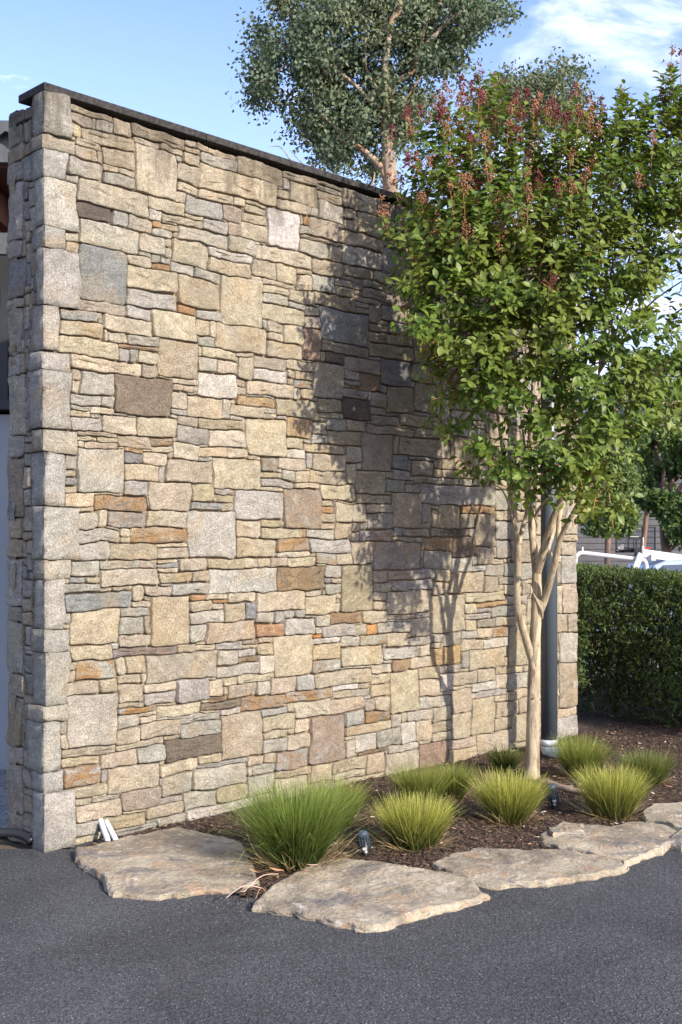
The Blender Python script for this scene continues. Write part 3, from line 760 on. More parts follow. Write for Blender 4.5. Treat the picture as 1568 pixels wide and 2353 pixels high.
pieces = []          # (area seen, V, Fq, Ft, colour, rust)
def piece(rect, org, ex, en, sd, flip=False, weight=1.0, clampu=None):
    V, Fq, Ft = stone_mesh(rect, RNG, sd, clampu)
    W_ = to_world(V, org, ex, en)
    if flip: Fq = Fq[:, ::-1]; Ft = Ft[:, ::-1]
    c = rect[4]
    pieces.append(((rect[2] - rect[0]) * (rect[3] - rect[1]) * weight, W_, Fq, Ft, stone_col(c, RNG), RUST.get(c, 0.0)))
for r in rects:
    pieces_w = 1.0 / (6 + r[0]) * 6
    piece(r, C0, EU, EN, 0.0, weight=pieces_w)

# end face: outer column measured, middle column filled
tk = OUTER.split(); eg = []
for v0, v1, u1, s1, c in quoins: eg.append((0, v0, s1, v1, 'Q'))
for i in range(0, len(tk), 3):
    yt, yb = float(tk[i]), float(tk[i + 1])
    s_ = RNG.uniform(0.205, 0.245)
    Yd = C0.y + 0.28 * S2
    eg.append((s_, EYE - (yb - HZ) * Yd / F, 0.375, EYE - (yt - HZ) * Yd / F, tk[i + 2]))
er = fill_rects(0.375, NEW_H - 0.01, eg, RNG, wmax=(0.07, 0.13), hmax=(0.05, 0.13), pal='ggbgts', grow=1)
for r in er:
    if r[4] != 'Q': piece(r, C0, EB, ELN, 20.0, flip=True, weight=0.45)
# far end and back, seen only from the other side
C1 = C0 + EU * WALL_L
for r in fill_rects(WALL_T, NEW_H, [], RNG, wmax=(0.12, 0.35), hmax=(0.06, 0.2), pal='ggby'):
    piece(r, C1, EB, EU, 40.0, weight=0.0)
CB = C0 + EB * WALL_T
for r in fill_rects(WALL_L, NEW_H, [], RNG, wmax=(0.15, 0.5), hmax=(0.08, 0.25), pal='ggbyt'):
    piece(r, CB, EU, EB, 60.0, flip=True, weight=0.0)

# corner stones wrap round both faces
def quoin(v0, v1, u1, s1, c):
    rng = RNG
    nu, ns, nv = max(3, round(u1 / 0.035)), max(3, round(s1 / 0.035)), max(3, round((v1 - v0) / 0.035))
    sd = rng.uniform(0, 99)
    ex, px = rng.uniform(0.004, 0.022), rng.uniform(0.002, 0.020)
    bev = min(0.007, (v1 - v0) * 0.08)
    gap = 0.0025
    lean = rng.uniform(-0.10, 0.10) * s1
    # section path: from back of side, round the corner, along the front, back into the wall
    path = [(-0.06, s1 - gap, 0)]
    path += [(-px if k < ns else 0, s1 - gap - (s1 - gap) * k / ns, 1) for k in range(ns)]
    path += [(0, 0, 2)]
    path += [((u1 - gap) * k / nu, -ex, 3) for k in range(1, nu + 1)]
    # (along u, along s): side points sit at u = -px ; front points at s = -ex
    P = [(0.05, s1 - gap, 0), (-px + 0.008, s1 - gap, 0)]
    P += [(-px, (s1 - gap) - (s1 - gap - 0.004) * k / ns, 1) for k in range(0, ns + 1)]
    P += [(-px + 0.0015, -ex + 0.0015, 2)]
    P += [(0.002 - px + (u1 - gap - 0.006 + px) * k / nu, -ex, 3) for k in range(0, nu + 1)]
    P += [(u1 - gap, -ex + 0.010, 0), (u1 - gap, 0.05, 0)]
    V = []; nP = len(P)
    vs_ = [0.0] + [min(1, max(0, x)) for x in np.linspace(0, 1, nv + 1)] + [1.0]
    for j, t in enumerate(vs_):
        z = (v0 + gap) + (v1 - v0 - 2 * gap) * t
        inset = 1.0 if (j == 0 or j == len(vs_) - 1) else (0.35 if (j == 1 or j == len(vs_) - 2) else 0.0)
        for (u, s_, k) in P:
            q = Vector((u * 16, s_ * 16 + z * 16, sd))
            q2 = Vector((u * 45, s_ * 45 + z * 45, sd))
            d = 0.010 * noise.noise(q) + 0.0045 * noise.noise(q2) - inset * bev
            du = dv_ = 0
            if k == 1: du = -d
            elif k == 2: du = -d * 0.7; dv_ = -d * 0.7
            elif k == 3: dv_ = -d
            uu, ss = u + du, s_ + dv_
            if k == 1 or (k == 0 and s_ > 0.03): ss += lean * (t - 0.5) * (s_ / max(s1, 0.01))
            zz = z + 0.006 * noise.noise(Vector((u * 12, s_ * 12, sd + (7 if t < 0.5 else 11))))
            wu, wz = warp(max(uu, 0.0), zz, 0.0)
            fade = min(1.0, max(0.0, uu) / 0.12)
            uu2 = uu + (wu - max(uu, 0)) * fade
            zz2 = zz + (wz - zz)
            V.append(tuple(C0 + EU * uu2 + EB * ss + Vector((0, 0, zz2))))
    Fq = []
    for j in range(len(vs_) - 1):
        for k in range(nP - 1):
            a = j * nP + k
            Fq.append((a, a + 1, a + 1 + nP, a + nP))
    # top and bottom lids (fan)
    Ft = []
    for base in (0, (len(vs_) - 1) * nP):
        cc = np.mean(np.array(V[base:base + nP]), 0); V.append(tuple(cc)); ci = len(V) - 1
        for k in range(nP): 
            t3 = (base + k, base + (k + 1) % nP, ci)
            Ft.append(t3[::-1] if base == 0 else t3)
    qc = stone_col(c, rng); qc = qc * 0.6 + np.array([0.43, 0.42, 0.385]) * 0.4
    pieces.append((9, np.array(V), np.array(Fq), np.array(Ft), qc, 0.0))
for q in quoins: quoin(*q)

pieces.sort(key=lambda p: -p[0])
for k, (a, V, Fq, Ft, colr, ru) in enumerate(pieces[:300]):
    mesh_np('stone', V, [Fq, Ft], M['stone'], wall, smooth=False, cols=np.tile(colr, (len(V), 1)), attrs={'rnd': RNG.random(), 'rust': ru})
Vs, Qs, Ts, Cs, Rs, Us = [], [], [], [], [], []; off = 0
for (a, V, Fq, Ft, colr, ru) in pieces[300:]:
    Vs.append(V); Qs.append(Fq + off); Ts.append(Ft + off); off += len(V)
    Cs.append(np.tile(colr, (len(V), 1))); Rs.append(np.full(len(V), RNG.random())); Us.append(np.full(len(V), ru))
o = mesh_np('small_stones', np.concatenate(Vs), [np.concatenate(Qs), np.concatenate(Ts)], M['stone'], wall, cols=np.concatenate(Cs), attrs={'rnd': np.concatenate(Rs), 'rust': np.concatenate(Us)})
tag(o, kind='stuff')
print('stones', len(pieces), 'rects', len(rects))
# joint fill behind the stones
mb = MB()
ang = Matrix.Rotation(math.radians(45), 3, 'Z')
mid = C0 + EU * (WALL_L / 2) + EB * (WALL_T / 2)
mb.box((mid.x, mid.y, (WALL_H - 0.01) / 2 - 0.05), (WALL_L - 0.06, WALL_T - 0.06, WALL_H + 0.08), ang)
mb.build('joint_fill', M['core'], wall)
# capping slabs
joints = [-0.012, wall_uv(471, 0)[0], 2.15, 3.25, 4.32, WALL_L + 0.02]
for a, b_ in zip(joints[:-1], joints[1:]):
    mb = MB()
    cpt = C0 + EU * ((a + b_) / 2) + EB * (0.125 - 0.012)
    mb.box((cpt.x, cpt.y, 3.918), (b_ - a - 0.004, 0.262, 0.041), ang)
    o = mb.build('capstone', M['cap'], wall, bevel=0.004)

# ------------------------------------------------------------------ ground
def grid_sheet(name, x0, x1, y0, y1, nx, ny, zf, mat, inside=None):
    xs = np.linspace(x0, x1, nx + 1); ys = np.linspace(y0, y1, ny + 1)
    V = np.array([(x, y, zf(x, y)) for y in ys for x in xs])
    Fq = []
    for j in range(ny):
        for i in range(nx):
            if inside and not inside((xs[i] + xs[i + 1]) / 2, (ys[j] + ys[j + 1]) / 2): continue
            a = j * (nx + 1) + i
            Fq.append((a, a + 1, a + nx + 2, a + nx + 1))
    o = mesh_np(name, V, np.array(Fq), mat, smooth=True)
    return tag(o, kind='structure')
def terrain_z(x, y):
    t = min(1, max(0, (y - 13.0) / 18)); t = t * t * (3 - 2 * t)
    return -1.25 * t
mt_ground = plain('bare_earth_and_leaf_litter', (0.13, 0.10, 0.07), 0.95, var=0.4, scale=3, bump=0.02)
M['lane'] = plain('pale_gravel_lane', (0.22, 0.215, 0.225), 0.9, var=0.25, scale=25, bump=0.01)
V = []; Fq = []
ys = [-60, -20, 0, 6, 12.6, 14, 16, 18, 20, 23, 26, 29, 32, 60, 200, 900, 2500]
xs = [-2500, -300, -60, -12, 2.0, 8, 20, 60, 300, 2500]
V = np.array([(x, y, terrain_z(x, y) - 0.012) for y in ys for x in xs])
nx = len(xs)
Fq = [(j * nx + i, j * nx + i + 1, (j + 1) * nx + i + 1, (j + 1) * nx + i) for j in range(len(ys) - 1) for i in range(nx - 1)]
tag(mesh_np('ground', V, np.array(Fq), mt_ground, smooth=False), kind='structure')
# asphalt driveway, gently uneven
def az(x, y): return 0.004 * noise.noise(Vector((x * 1.1, y * 1.1, 0)))
tag(grid_sheet('driveway', -9, 9, -6, 9.5, 90, 78, az, M['asphalt'], inside=lambda x, y: y < 5.97 if x < -1.5 else (y < x + 7.45 if x < 1.6 else y < 9.0)), kind='structure')
# lane behind the hedge
V = np.array([(x, y, terrain_z(x, y) + 0.006) for y in (13.3, 14, 16, 18, 20, 22.5) for x in (-3, 4, 12, 30)])
Fq = [(j * 4 + i, j * 4 + i + 1, j * 4 + i + 5, j * 4 + i + 4) for j in range(5) for i in range(3)]
tag(mesh_np('lane', V, np.array(Fq), M['lane'], smooth=True), kind='structure')
# pebble strip beside the wall end
M['gravel'] = None
mt, nt, b = new_mat('grey_pebbles')
p = pos_out(nt)
v = nd(nt, 'ShaderNodeTexVoronoi', i_Scale=75.0); nt.links.new(p, v.inputs['Vector'])
spc = nd(nt, 'ShaderNodeSeparateColor'); nt.links.new(v.outputs['Color'], spc.inputs[0])
c = mixc_n(nt, spc.outputs[0], (0.12, 0.13, 0.14), (0.46, 0.47, 0.47))
nt.links.new(c, b.inputs['Base Color']); bump_n(nt, b, [(v.outputs['Distance'], -0.02)])
grid_sheet('pebble_strip', -6.5, -1.6, 5.9, 7.92, 30, 16, lambda x, y: 0.012 + 0.01 * noise.noise(Vector((x * 6, y * 6, 2))), mt, inside=lambda x, y: (y - 6.12) > -(x + 1.9) * 0.12)
# ------------------------------------------------------------------ garden bed
def in_poly(x, y, P):
    c = False; n = len(P)
    for i in range(n):
        x1, y1 = P[i]; x2, y2 = P[(i + 1) % n]
        if (y1 > y) != (y2 > y) and x < (x2 - x1) * (y - y1) / (y2 - y1) + x1: c = not c
    return c
def bare(x, y): p_ = gnd(x, y); return (p_.x, p_.y)
BED = [bare(*q) for q in ((176, 1948), (255, 1978), (330, 1990), (500, 2018), (556, 2068), (640, 2055), (760, 2035), (880, 2040), (1000, 2010), (1120, 2010),
                          (1250, 1985), (1380, 1962), (1500, 1925), (1568, 1893), (1700, 1830), (1900, 1775))] + [(5.6, 9.6), (9, 13.2), (2.0, 13.2), (1.86, 9.35), (-1.38, 5.9)]
# ------------------------------------------------------------------ flagstones
FLAGS = []
def flag(outline, h, label, seed, edge=0.05):
    ctr0 = [gnd(x, y, h) for x, y in outline]
    FLAGS.append([(p_.x, p_.y) for p_ in ctr0])
    # resample with ragged edge
    pts = []
    n = len(ctr0)
    for i in range(n):
        a, b_ = ctr0[i], ctr0[(i + 1) % n]
        k = max(1, round((b_ - a).length / 0.035))
        for t in range(k):
            p_ = a.lerp(b_, t / k)
            q = Vector((p_.x * 9, p_.y * 9, seed)); q2 = q * 3.1
            p_ += Vector((noise.noise(q), noise.noise(q + Vector((5, 5, 5))), 0)) * 0.022 + Vector((noise.noise(q2), noise.noise(q2 + Vector((5, 5, 5))), 0)) * 0.016 + Vector((RNG.uniform(-1, 1), RNG.uniform(-1, 1), 0)) * 0.004
            pts.append(p_)
    c = sum(pts, Vector()) / len(pts)
    N = len(pts); V = []; Fq = []
    prof = [(1.0, -h - 0.03), (1.012, -h * 0.75), (1.0, -h * 0.45), (1.008, -0.016), (0.992, -0.002), (0.965, 0.002), (0.92, 0.0), (0.86, 0), (0.79, 0), (0.71, 0), (0.62, 0), (0.52, 0), (0.41, 0), (0.29, 0), (0.16, 0)]
    for r, (f, dz) in enumerate(prof):
        for i, p_ in enumerate(pts):
            d = p_ - c; L = d.length
            # inset in metres rather than proportion close to the rim
            q = c + d * f if r > 4 or r < 1 else c + d * (1 + (f - 1) * 0.5 / max(L, 0.2))
            z = h + dz
            if r < 4: z += 0.009 * noise.noise(Vector((q.x * 30, q.y * 30, seed + r * 3)))
            else:
                t = noise.noise(Vector((q.x * 2.4, q.y * 4, seed)))
                terr = round(t * 3) / 3 * 0.6 + t * 0.4
                z += 0.016 * terr + 0.006 * noise.noise(Vector((q.x * 11, q.y * 11, seed)))
            if r in (1, 2, 3):
                w_ = 0.014 * noise.noise(Vector((i * 0.8, r * 2.2, seed)))
                q = q + d.normalized() * w_
            V.append((q.x, q.y, z))
    for r in range(len(prof) - 1):
        for i in range(N):
            a, b_ = r * N + i, r * N + (i + 1) % N
            Fq.append((a, a + N, b_ + N, b_))
    base = (len(prof) - 1) * N
    V.append((c.x, c.y, V[base][2])); ci = len(V) - 1
    Ft = [(base + i, ci, base + (i + 1) % N) for i in range(N)]
    o = mesh_np('flagstone', np.array(V), [np.array(Fq), np.array(Ft)], M['flag'])
    o.data.polygons.foreach_set('use_smooth', [False] * len(o.data.polygons))
    return tag(o, label, 'flagstone', 'flagstones edging the garden bed')
def ZP(pts, ox, oy, s):  # zoomed view to picture units
    D = 1568 / 2730
    return [((ox + x / s) * D, (oy + y / s) * D) for x, y in pts]
flag(ZP([(345, 330), (480, 300), (620, 258), (790, 232), (960, 255), (1080, 300), (1130, 395), (1155, 465), (1110, 500), (1060, 505), (900, 508), (700, 528), (570, 530), (505, 515), (465, 452), (395, 415), (335, 360)], 0, 3100, 1.12),
     0.030, 'large flat sandstone slab with an orange stain beside the wall corner', 1.0)
flag(ZP([(-322, 775), (-251, 716), (-143, 650), (-15, 592), (62, 578), (110, 588), (300, 618), (450, 632), (560, 650), (655, 685), (720, 742), (640, 772), (560, 788), (420, 828), (310, 853), (240, 878), (170, 884), (80, 868), (-5, 845), (-162, 810), (-316, 790)], 1300, 2900, 1.0965),
     0.028, 'largest pale pinkish slab projecting furthest into the driveway', 12.0)
flag(ZP([(465, 605), (540, 560), (650, 532), (760, 542), (900, 552), (1060, 552), (1200, 572), (1290, 596), (1325, 620), (1200, 652), (1050, 676), (900, 688), (770, 698), (710, 697), (655, 678), (560, 650)], 1300, 2900, 1.0965),
     0.026, 'long beige slab lying in front of the round grass clump by the trunk', 23.0)
flag(ZP([(940, 475), (1000, 440), (1100, 432), (1250, 442), (1390, 425), (1500, 440), (1562, 462), (1540, 500), (1490, 532), (1400, 568), (1322, 602), (1250, 580), (1150, 553), (1020, 533), (955, 515)], 1300, 2900, 1.0965),
     0.030, 'grey brown slab with a loose raised flake near the right edge', 34.0)
flag(ZP([(1385, 385), (1430, 345), (1568, 336), (1750, 350), (1880, 380), (1850, 440), (1740, 490), (1568, 528), (1510, 515), (1565, 460), (1500, 430), (1400, 415)], 1300, 2900, 1.0965),
     0.032, 'grey slab at the far right end of the stone edging', 45.0)
flag(ZP([(985, 448), (1050, 430), (1130, 435), (1138, 455), (1060, 462), (1000, 466)], 1300, 2900, 1.0965), 0.052, 'small cream stone flake resting on the grey brown slab', 56.0)

def on_flag(x, y): return any(in_poly(x, y, P_) for P_ in FLAGS)
def bed_z(x, y):
    if y < 7.2 and on_flag(x, y): return -0.004
    return 0.012 + 0.016 * noise.noise(Vector((x * 2.3, y * 2.3, 4))) + 0.007 * noise.noise(Vector((x * 13, y * 13, 1)))
grid_sheet('mulch_bed', -1.7, 6.0, 5.0, 13.2, 210, 224, bed_z, M['mulch'], inside=lambda x, y: in_poly(x, y, BED))
# loose bark chips
def chips(name, n, size, mats, label, sampler, zoff=0.004):
    V = []; Fq = []; cols = []
    for i in range(n):
        x, y = sampler()
        z = bed_z(x, y) + zoff
        a = RNG.uniform(0, math.pi); L = RNG.uniform(*size); W_ = L * RNG.uniform(0.2, 0.5)
        u = Vector((math.cos(a), math.sin(a), RNG.uniform(-0.35, 0.35))) * L / 2
        w_ = Vector((-math.sin(a), math.cos(a), RNG.uniform(-0.4, 0.4))) * W_ / 2
        c = Vector((x, y, z + RNG.uniform(0, 0.008)))
        k = len(V); up = Vector((0, 0, W_ * 0.35))
        V += [c - u - w_, c + u - w_, c + u + w_, c - u + w_, c - u * 0.5 + up, c + u * 0.5 + up]
        Fq += [(k, k + 1, k + 5, k + 4), (k + 1, k + 2, k + 5, k + 5), (k + 2, k + 3, k + 4, k + 5), (k + 3, k, k + 4, k + 4)]
        cc = mats[RNG.randrange(len(mats))]; f = RNG.uniform(0.6, 1.3)
        cols += [tuple(q * f for q in cc)] * 6
    V = np.array([tuple(v) for v in V])
    quads = np.array([f for f in Fq if len(set(f)) == 4]); tris = np.array([f[:3] for f in Fq if len(set(f)) == 3])
    return mesh_np(name, V, [quads, tris], M['chip'], cols=np.array(cols))
M['chip'] = leaf_mat('bark_chips', None, None, None, trans=0, rough=0.85, attr=True, scale=60, spec=0.15)
def bed_sample():
    while True:
        y = 5.1 + 6.5 * RNG.random() ** 1.25; x = RNG.uniform(-1.4, 4.2)
        if in_poly(x, y, BED) and (x - y) > -7.42 and not (y < 7.2 and on_flag(x, y)): return x, y
tag(chips('bark_mulch', 26000, (0.007, 0.028), [(0.046, 0.030, 0.022), (0.07, 0.045, 0.032), (0.10, 0.064, 0.045), (0.034, 0.024, 0.02), (0.16, 0.11, 0.075), (0.12, 0.06, 0.038)], None, bed_sample),
    'loose dark brown bark mulch scattered over the garden bed', 'mulch', kind='stuff')
tag(chips('pale_litter', 420, (0.010, 0.03), [(0.50, 0.44, 0.36), (0.36, 0.20, 0.12), (0.44, 0.33, 0.22)], None, bed_sample, 0.012),
    'small pale bits of leaf and bark lying on the dark mulch', 'litter', kind='stuff')

# grit and crumbs of bark gathered where the asphalt meets the stones
def edge_sample():
    while True:
        i = RNG.randrange(1, 14); a = Vector((*BED[i], 0)); b_ = Vector((*BED[i + 1], 0))
        q = a.lerp(b_, RNG.random()) + Vector((RNG.gauss(0, 0.09), RNG.gauss(-0.05, 0.10), 0))
        if not on_flag(q.x, q.y) and not in_poly(q.x, q.y, BED): return q.x, q.y
bz_ = bed_z
bed_z = lambda x, y: 0.003
tag(chips('edge_grit', 520, (0.003, 0.011), [(0.08, 0.055, 0.04), (0.13, 0.10, 0.08), (0.05, 0.04, 0.03), (0.22, 0.2, 0.17)], None, edge_sample), 'grit and bark crumbs along the asphalt edge beside the slabs', 'grit', kind='stuff')
bed_z = bz_
# ------------------------------------------------------------------ grass clumps
M['grass'] = leaf_mat('grass_blades', None, None, None, trans=0.3, rough=0.45, attr=True, scale=9, spec=0.35, vary=0.25)
M['straw'] = leaf_mat('dry_straw', None, None, None, trans=0.1, rough=0.7, attr=True, scale=9, spec=0.2)
def blades(name, base, n, H, R, spread, cb, ct, width, droop, parent, mat, flat=False, lean=(0, 0)):
    rs = np.random.RandomState(int(abs(base[0] * 977 + base[1] * 331 + n)) % 100000)
    az_ = rs.uniform(0, 2 * np.pi, n); rr = R * np.sqrt(rs.uniform(0, 1, n))
    bx = base[0] + rr * np.cos(az_); by = base[1] + rr * np.sin(az_)
    az2 = az_ + rs.normal(0, 0.5, n)
    tilt = spread * np.clip(rr / R, 0, 1) ** 0.8 * rs.uniform(0.55, 1.1, n) + rs.normal(0, 0.07, n)
    if flat: tilt = rs.uniform(0.9, 1.5, n)
    L = H * rs.uniform(0.62, 1.08, n) / np.maximum(np.cos(np.clip(tilt, 0, 0.9)), 0.75) * (0.95 if not flat else 1)
    dx, dy = np.cos(az2), np.sin(az2)
    seg = 4
    perp = np.stack([-dy, dx], 1)
    fa = rs.uniform(0, 2 * np.pi, n)   # facing of blade
    wx, wy = np.cos(fa), np.sin(fa)
    P = []; t_ = 0
    x = bx.copy(); y = by.copy(); z = np.full(n, base[2]); ang_ = tilt.copy()
    dr = droop * rs.uniform(0.3, 1.5, n)
    kx = rs.normal(0, 0.09, n)
    for k in range(seg + 1):
        w_ = width * (1 - 0.85 * (k / seg) ** 1.5) / 2
        P.append((np.stack([x - wx * w_, y - wy * w_, z], 1), np.stack([x + wx * w_, y + wy * w_, z], 1)))
        s = L / seg
        x = x + s * (np.sin(ang_) * dx + lean[0]); y = y + s * (np.sin(ang_) * dy + lean[1]); z = z + s * np.cos(ang_)
        z = np.maximum(z, base[2] - 0.005)
        ang_ = ang_ + dr / seg * (0.5 + k * 0.5) + kx
    V = np.empty((n, (seg + 1) * 2, 3)); C_ = np.empty((n, (seg + 1) * 2, 3))
    cb = np.array(cb); ct = np.array(ct)
    br = rs.uniform(0.4, 1.45, (n, 1)); hue = rs.uniform(0, 1, (n, 1)) ** 2
    for k in range(seg + 1):
        V[:, 2 * k] = P[k][0]; V[:, 2 * k + 1] = P[k][1]
        f = min(1, (k / seg) * 1.1) ** 1.5
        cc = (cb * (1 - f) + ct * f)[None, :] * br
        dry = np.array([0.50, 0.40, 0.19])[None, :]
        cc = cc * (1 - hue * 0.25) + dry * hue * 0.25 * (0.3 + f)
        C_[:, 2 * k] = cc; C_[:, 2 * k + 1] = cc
    idx = np.arange(n)[:, None, None] * (seg + 1) * 2
    q = np.array([(2 * k, 2 * k + 1, 2 * k + 3, 2 * k + 2) for k in range(seg)])[None]
    Fq = (idx + q).reshape(-1, 4)
    return mesh_np(name, V.reshape(-1, 3), Fq, mat, parent, cols=C_.reshape(-1, 3))
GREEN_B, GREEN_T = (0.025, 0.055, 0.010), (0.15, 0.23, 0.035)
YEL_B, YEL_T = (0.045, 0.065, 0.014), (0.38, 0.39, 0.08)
def clump(cx, by, ty, hw, n0, label, kind='y', spread=0.52, droop=0.30):
    n = int(n0 * 1.35)
    k_ = RNG.uniform(0.9, 1.12); spread = spread * RNG.uniform(0.9, 1.25); droop = droop * RNG.uniform(0.9, 1.7)
    g0 = gnd(cx, by - 8, 0.03)
    Y = g0.y + 0.0
    H = (by - 8 - ty) / F * Y * 1.03
    R = hw * 0.80 / F * Y
    rb = R * 0.60
    base = (g0.x, g0.y + rb * 0.75, bed_z(g0.x, g0.y) - 0.01)
    t = empty('grass_clump', base, label, 'grass clump', 'tufts of fine grass planted in the bed')
    cb, ct = (YEL_B, YEL_T) if kind == 'y' else (GREEN_B, GREEN_T)
    if kind == 'd': cb, ct = (0.03, 0.05, 0.012), (0.13, 0.17, 0.036)
    if kind == 'm': cb, ct = (0.035, 0.06, 0.012), (0.22, 0.26, 0.05)
    H2 = H * 0.97
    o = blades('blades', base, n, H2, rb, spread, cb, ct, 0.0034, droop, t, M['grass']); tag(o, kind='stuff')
    o = blades('dry_straw', base, int(n * 0.10), H * 0.5, rb * 1.25, 0.5, (0.30, 0.20, 0.09), (0.52, 0.41, 0.22), 0.004, 0.15, t, M['straw'], flat=True); tag(o, kind='stuff')
    return t, base, H, rb
t, base, H, rb = clump(680, 1996, 1784, 96, 3000, 'largest grass clump, deep green with long arching blades, between the two big front slabs', 'g', 0.55, 0.5)
o = blades('long_blades', base, 150, H * 1.15, rb, 0.95, (0.05, 0.10, 0.02), (0.20, 0.30, 0.05), 0.0042, 1.3, t, M['grass']); tag(o, kind='stuff')
clump(770, 1900, 1778, 72, 1300, 'yellowish grass clump just behind the deep green one, against the wall', 'm')
clump(955, 1952, 1822, 92, 2200, 'round yellow green grass clump to the right of the front spotlight', 'y')
clump(968, 1862, 1746, 62, 1300, 'grass clump behind the round one, its left half near the wall', 'm')
clump(1043, 1838, 1742, 44, 900, 'narrower green grass clump half hidden behind its neighbour near the wall', 'm')
clump(1160, 1776, 1704, 34, 700, 'smallest dark grass clump, in tree shade against the wall', 'd')
clump(1174, 1893, 1764, 70, 2200, 'bright yellow green grass clump in front of the tree trunk', 'y')
clump(1340, 1795, 1688, 50, 1500, 'tall grass clump beside the white downpipe elbow', 'm')
clump(1320, 1752, 1676, 40, 600, 'green grass clump at the foot of the far wall end, behind a taller one', 'd')
clump(1414, 1882, 1752, 80, 2200, 'spiky yellow green grass clump beside the fallen branch', 'y')
clump(1490, 1805, 1716, 62, 1400, 'dull green grass clump at the right, in front of the hedge', 'd')

# ------------------------------------------------------------------ downpipe
pp = at(1262, 1700, 8.45)
dp = empty('downpipe', (pp.x, pp.y, 0), 'tall round slate blue downpipe with a white elbow at its foot', 'downpipe')
zb = EYE - (1702 - HZ) / F * 8.45
mb = MB(); mb.tube([(pp.x, pp.y, zb), (pp.x, pp.y, 1.9), (pp.x, pp.y, 3.8)], 0.061, 28); mb.build('pipe', M['pipe'], dp, smooth=True)
mb = MB()
mb.tube([(pp.x, pp.y, zb + 0.012), (pp.x, pp.y, zb - 0.035)], 0.0645, 28)
el = []
for k in range(9):
    a = math.radians(55) * k / 8
    el.append(Vector((pp.x + 0.085 * (1 - math.cos(a)) * 1.2, pp.y - 0.03 * (1 - math.cos(a)), zb - 0.035 - 0.10 * math.sin(a) * 1.1)))
el.append(el[-1] + (el[-1] - el[-2]).normalized() * 0.05)
mb.tube(el, [0.060] * 8 + [0.060, 0.060], 28)
mb.tube([el[3], el[3] + (el[4] - el[3]) * 0.35], 0.0625, 28)
mb.tube([el[-2], el[-1]], 0.0635, 28)
mb.build('elbow', M['pvc'], dp, smooth=True)
for z in (3.1, 2.0):
    mb = MB(); mb.tube([(pp.x, pp.y, z), (pp.x, pp.y, z + 0.03)], 0.0625, 28)
    q = Vector((pp.x, pp.y, z + 0.015)) - EN * 0.17
    mb.box(q, (0.03, 0.34, 0.025), Matrix.Rotation(math.radians(45), 3, 'Z'))
    mb.build('pipe_bracket', M['pipe'], dp)

# ------------------------------------------------------------------ garden spotlights
def spot(x, y, h, label, yaw):
    b0 = gnd(x, y + 14, 0.03)
    top = at(x - 4, y - 33, b0.y + 0.05)
    low = at(x + 4, y + 10, b0.y - 0.005)
    t = empty('garden_spotlight', b0, label, 'garden light', 'small ground spotlights in the bed')
    ax = (top - low); Lb = ax.length; axn = ax.normalized()
    pt = lambda f: low + ax * f
    mb = MB()
    mb.tube([pt(0.0), pt(0.04), pt(0.12), pt(0.35), pt(0.62)], [0.014, 0.021, 0.0245, 0.026, 0.027], 22)
    mb.build('body', M['black'], t, smooth=True)
    mb = MB(); mb.tube([pt(0.60), pt(0.66), pt(0.66), pt(0.93), pt(1.0)], [0.0275, 0.031, 0.0325, 0.0315, 0.026], 24); mb.build('hood', M['lampblue'], t, smooth=True)
    side = axn.cross(Vector((0, 1, 0))).normalized(); fwd = side.cross(axn).normalized()
    me = None
    for k in range(14):
        a = 2 * math.pi * k / 14
        d = side * math.cos(a) + fwd * math.sin(a)
        mb = MB(); R3 = Matrix((side * math.cos(a) + fwd * math.sin(a), -side * math.sin(a) + fwd * math.cos(a), axn)).transposed()
        mb.box(pt(0.41) + d * 0.0275, (0.009, 0.0032, Lb * 0.42), R3)
        mb.build('cooling_fin', M['lampblue'], t)
    mb = MB(); d = (-Vector((0, 1, 0)) + side * 0.3).normalized()
    R3 = Matrix((side, fwd, axn)).transposed()
    mb.box(pt(0.17) - Vector((0, 0.0265, 0)) , (0.022, 0.006, 0.013), R3); mb.build('rating_plate', M['labelwhite'], t)
    for s_ in (-1, 1):
        mb = MB(); mb.tube([pt(0.45) + side * 0.031 * s_, pt(0.1) + side * 0.034 * s_, b0 + side * 0.026 * s_ - Vector((0, 0, 0.02))], 0.0035, 8); mb.build('yoke_arm', M['black'], t)
        mb = MB(); mb.tube([pt(0.1) + side * 0.033 * s_, pt(0.1) + side * 0.039 * s_], 0.0035, 8); mb.build('screw', M['labelwhite'], t)
    mb = MB(); mb.tube([pt(0.0) + axn * 0.004, pt(0.0) - axn * 0.014], 0.0085, 12); mb.build('cable_gland', M['labelwhite'], t)
    e = low - axn * 0.014
    mb = MB(); mb.tube(spline([e, e + Vector((0.004, -0.006, -0.012)), b0 + Vector((0.03, -0.02, -0.004)), b0 + Vector((0.045, -0.03, -0.02))], 4), 0.0035, 8); mb.build('cable', M['black'], t)
    mb = MB(); mb.tube([b0 + Vector((0, 0.0, 0.02)), b0 - Vector((0, 0, 0.06))], [0.010, 0.004], 8); mb.build('ground_spike', M['black'], t)
spot(836, 1945, 0, 'dark blue finned spotlight in front, between the deep green and the round grass clumps', 0)
spot(1270, 1836, 0, 'dark blue finned spotlight further back, by the fallen branch', 0)

# corrugated conduits coming out of the wall foot
def conduit(p0, p1, label):
    pts = [Vector(p0).lerp(Vector(p1), k / 36) for k in range(37)]
    mb = MB(); mb.tube(pts, [0.0125 if k % 2 else 0.0152 for k in range(37)], 14)
    o = mb.build('conduit', M['pvc'], None, smooth=True)
    tag(o, label, 'conduit', 'corrugated conduits at the wall foot')
conduit(at(229, 1880, 6.12), at(248, 1932, 5.98), 'left one of two white corrugated conduits running from wall foot to slab')
conduit(at(244, 1888, 6.13), at(266, 1930, 6.0), 'right one of two white corrugated conduits running from wall foot to slab')
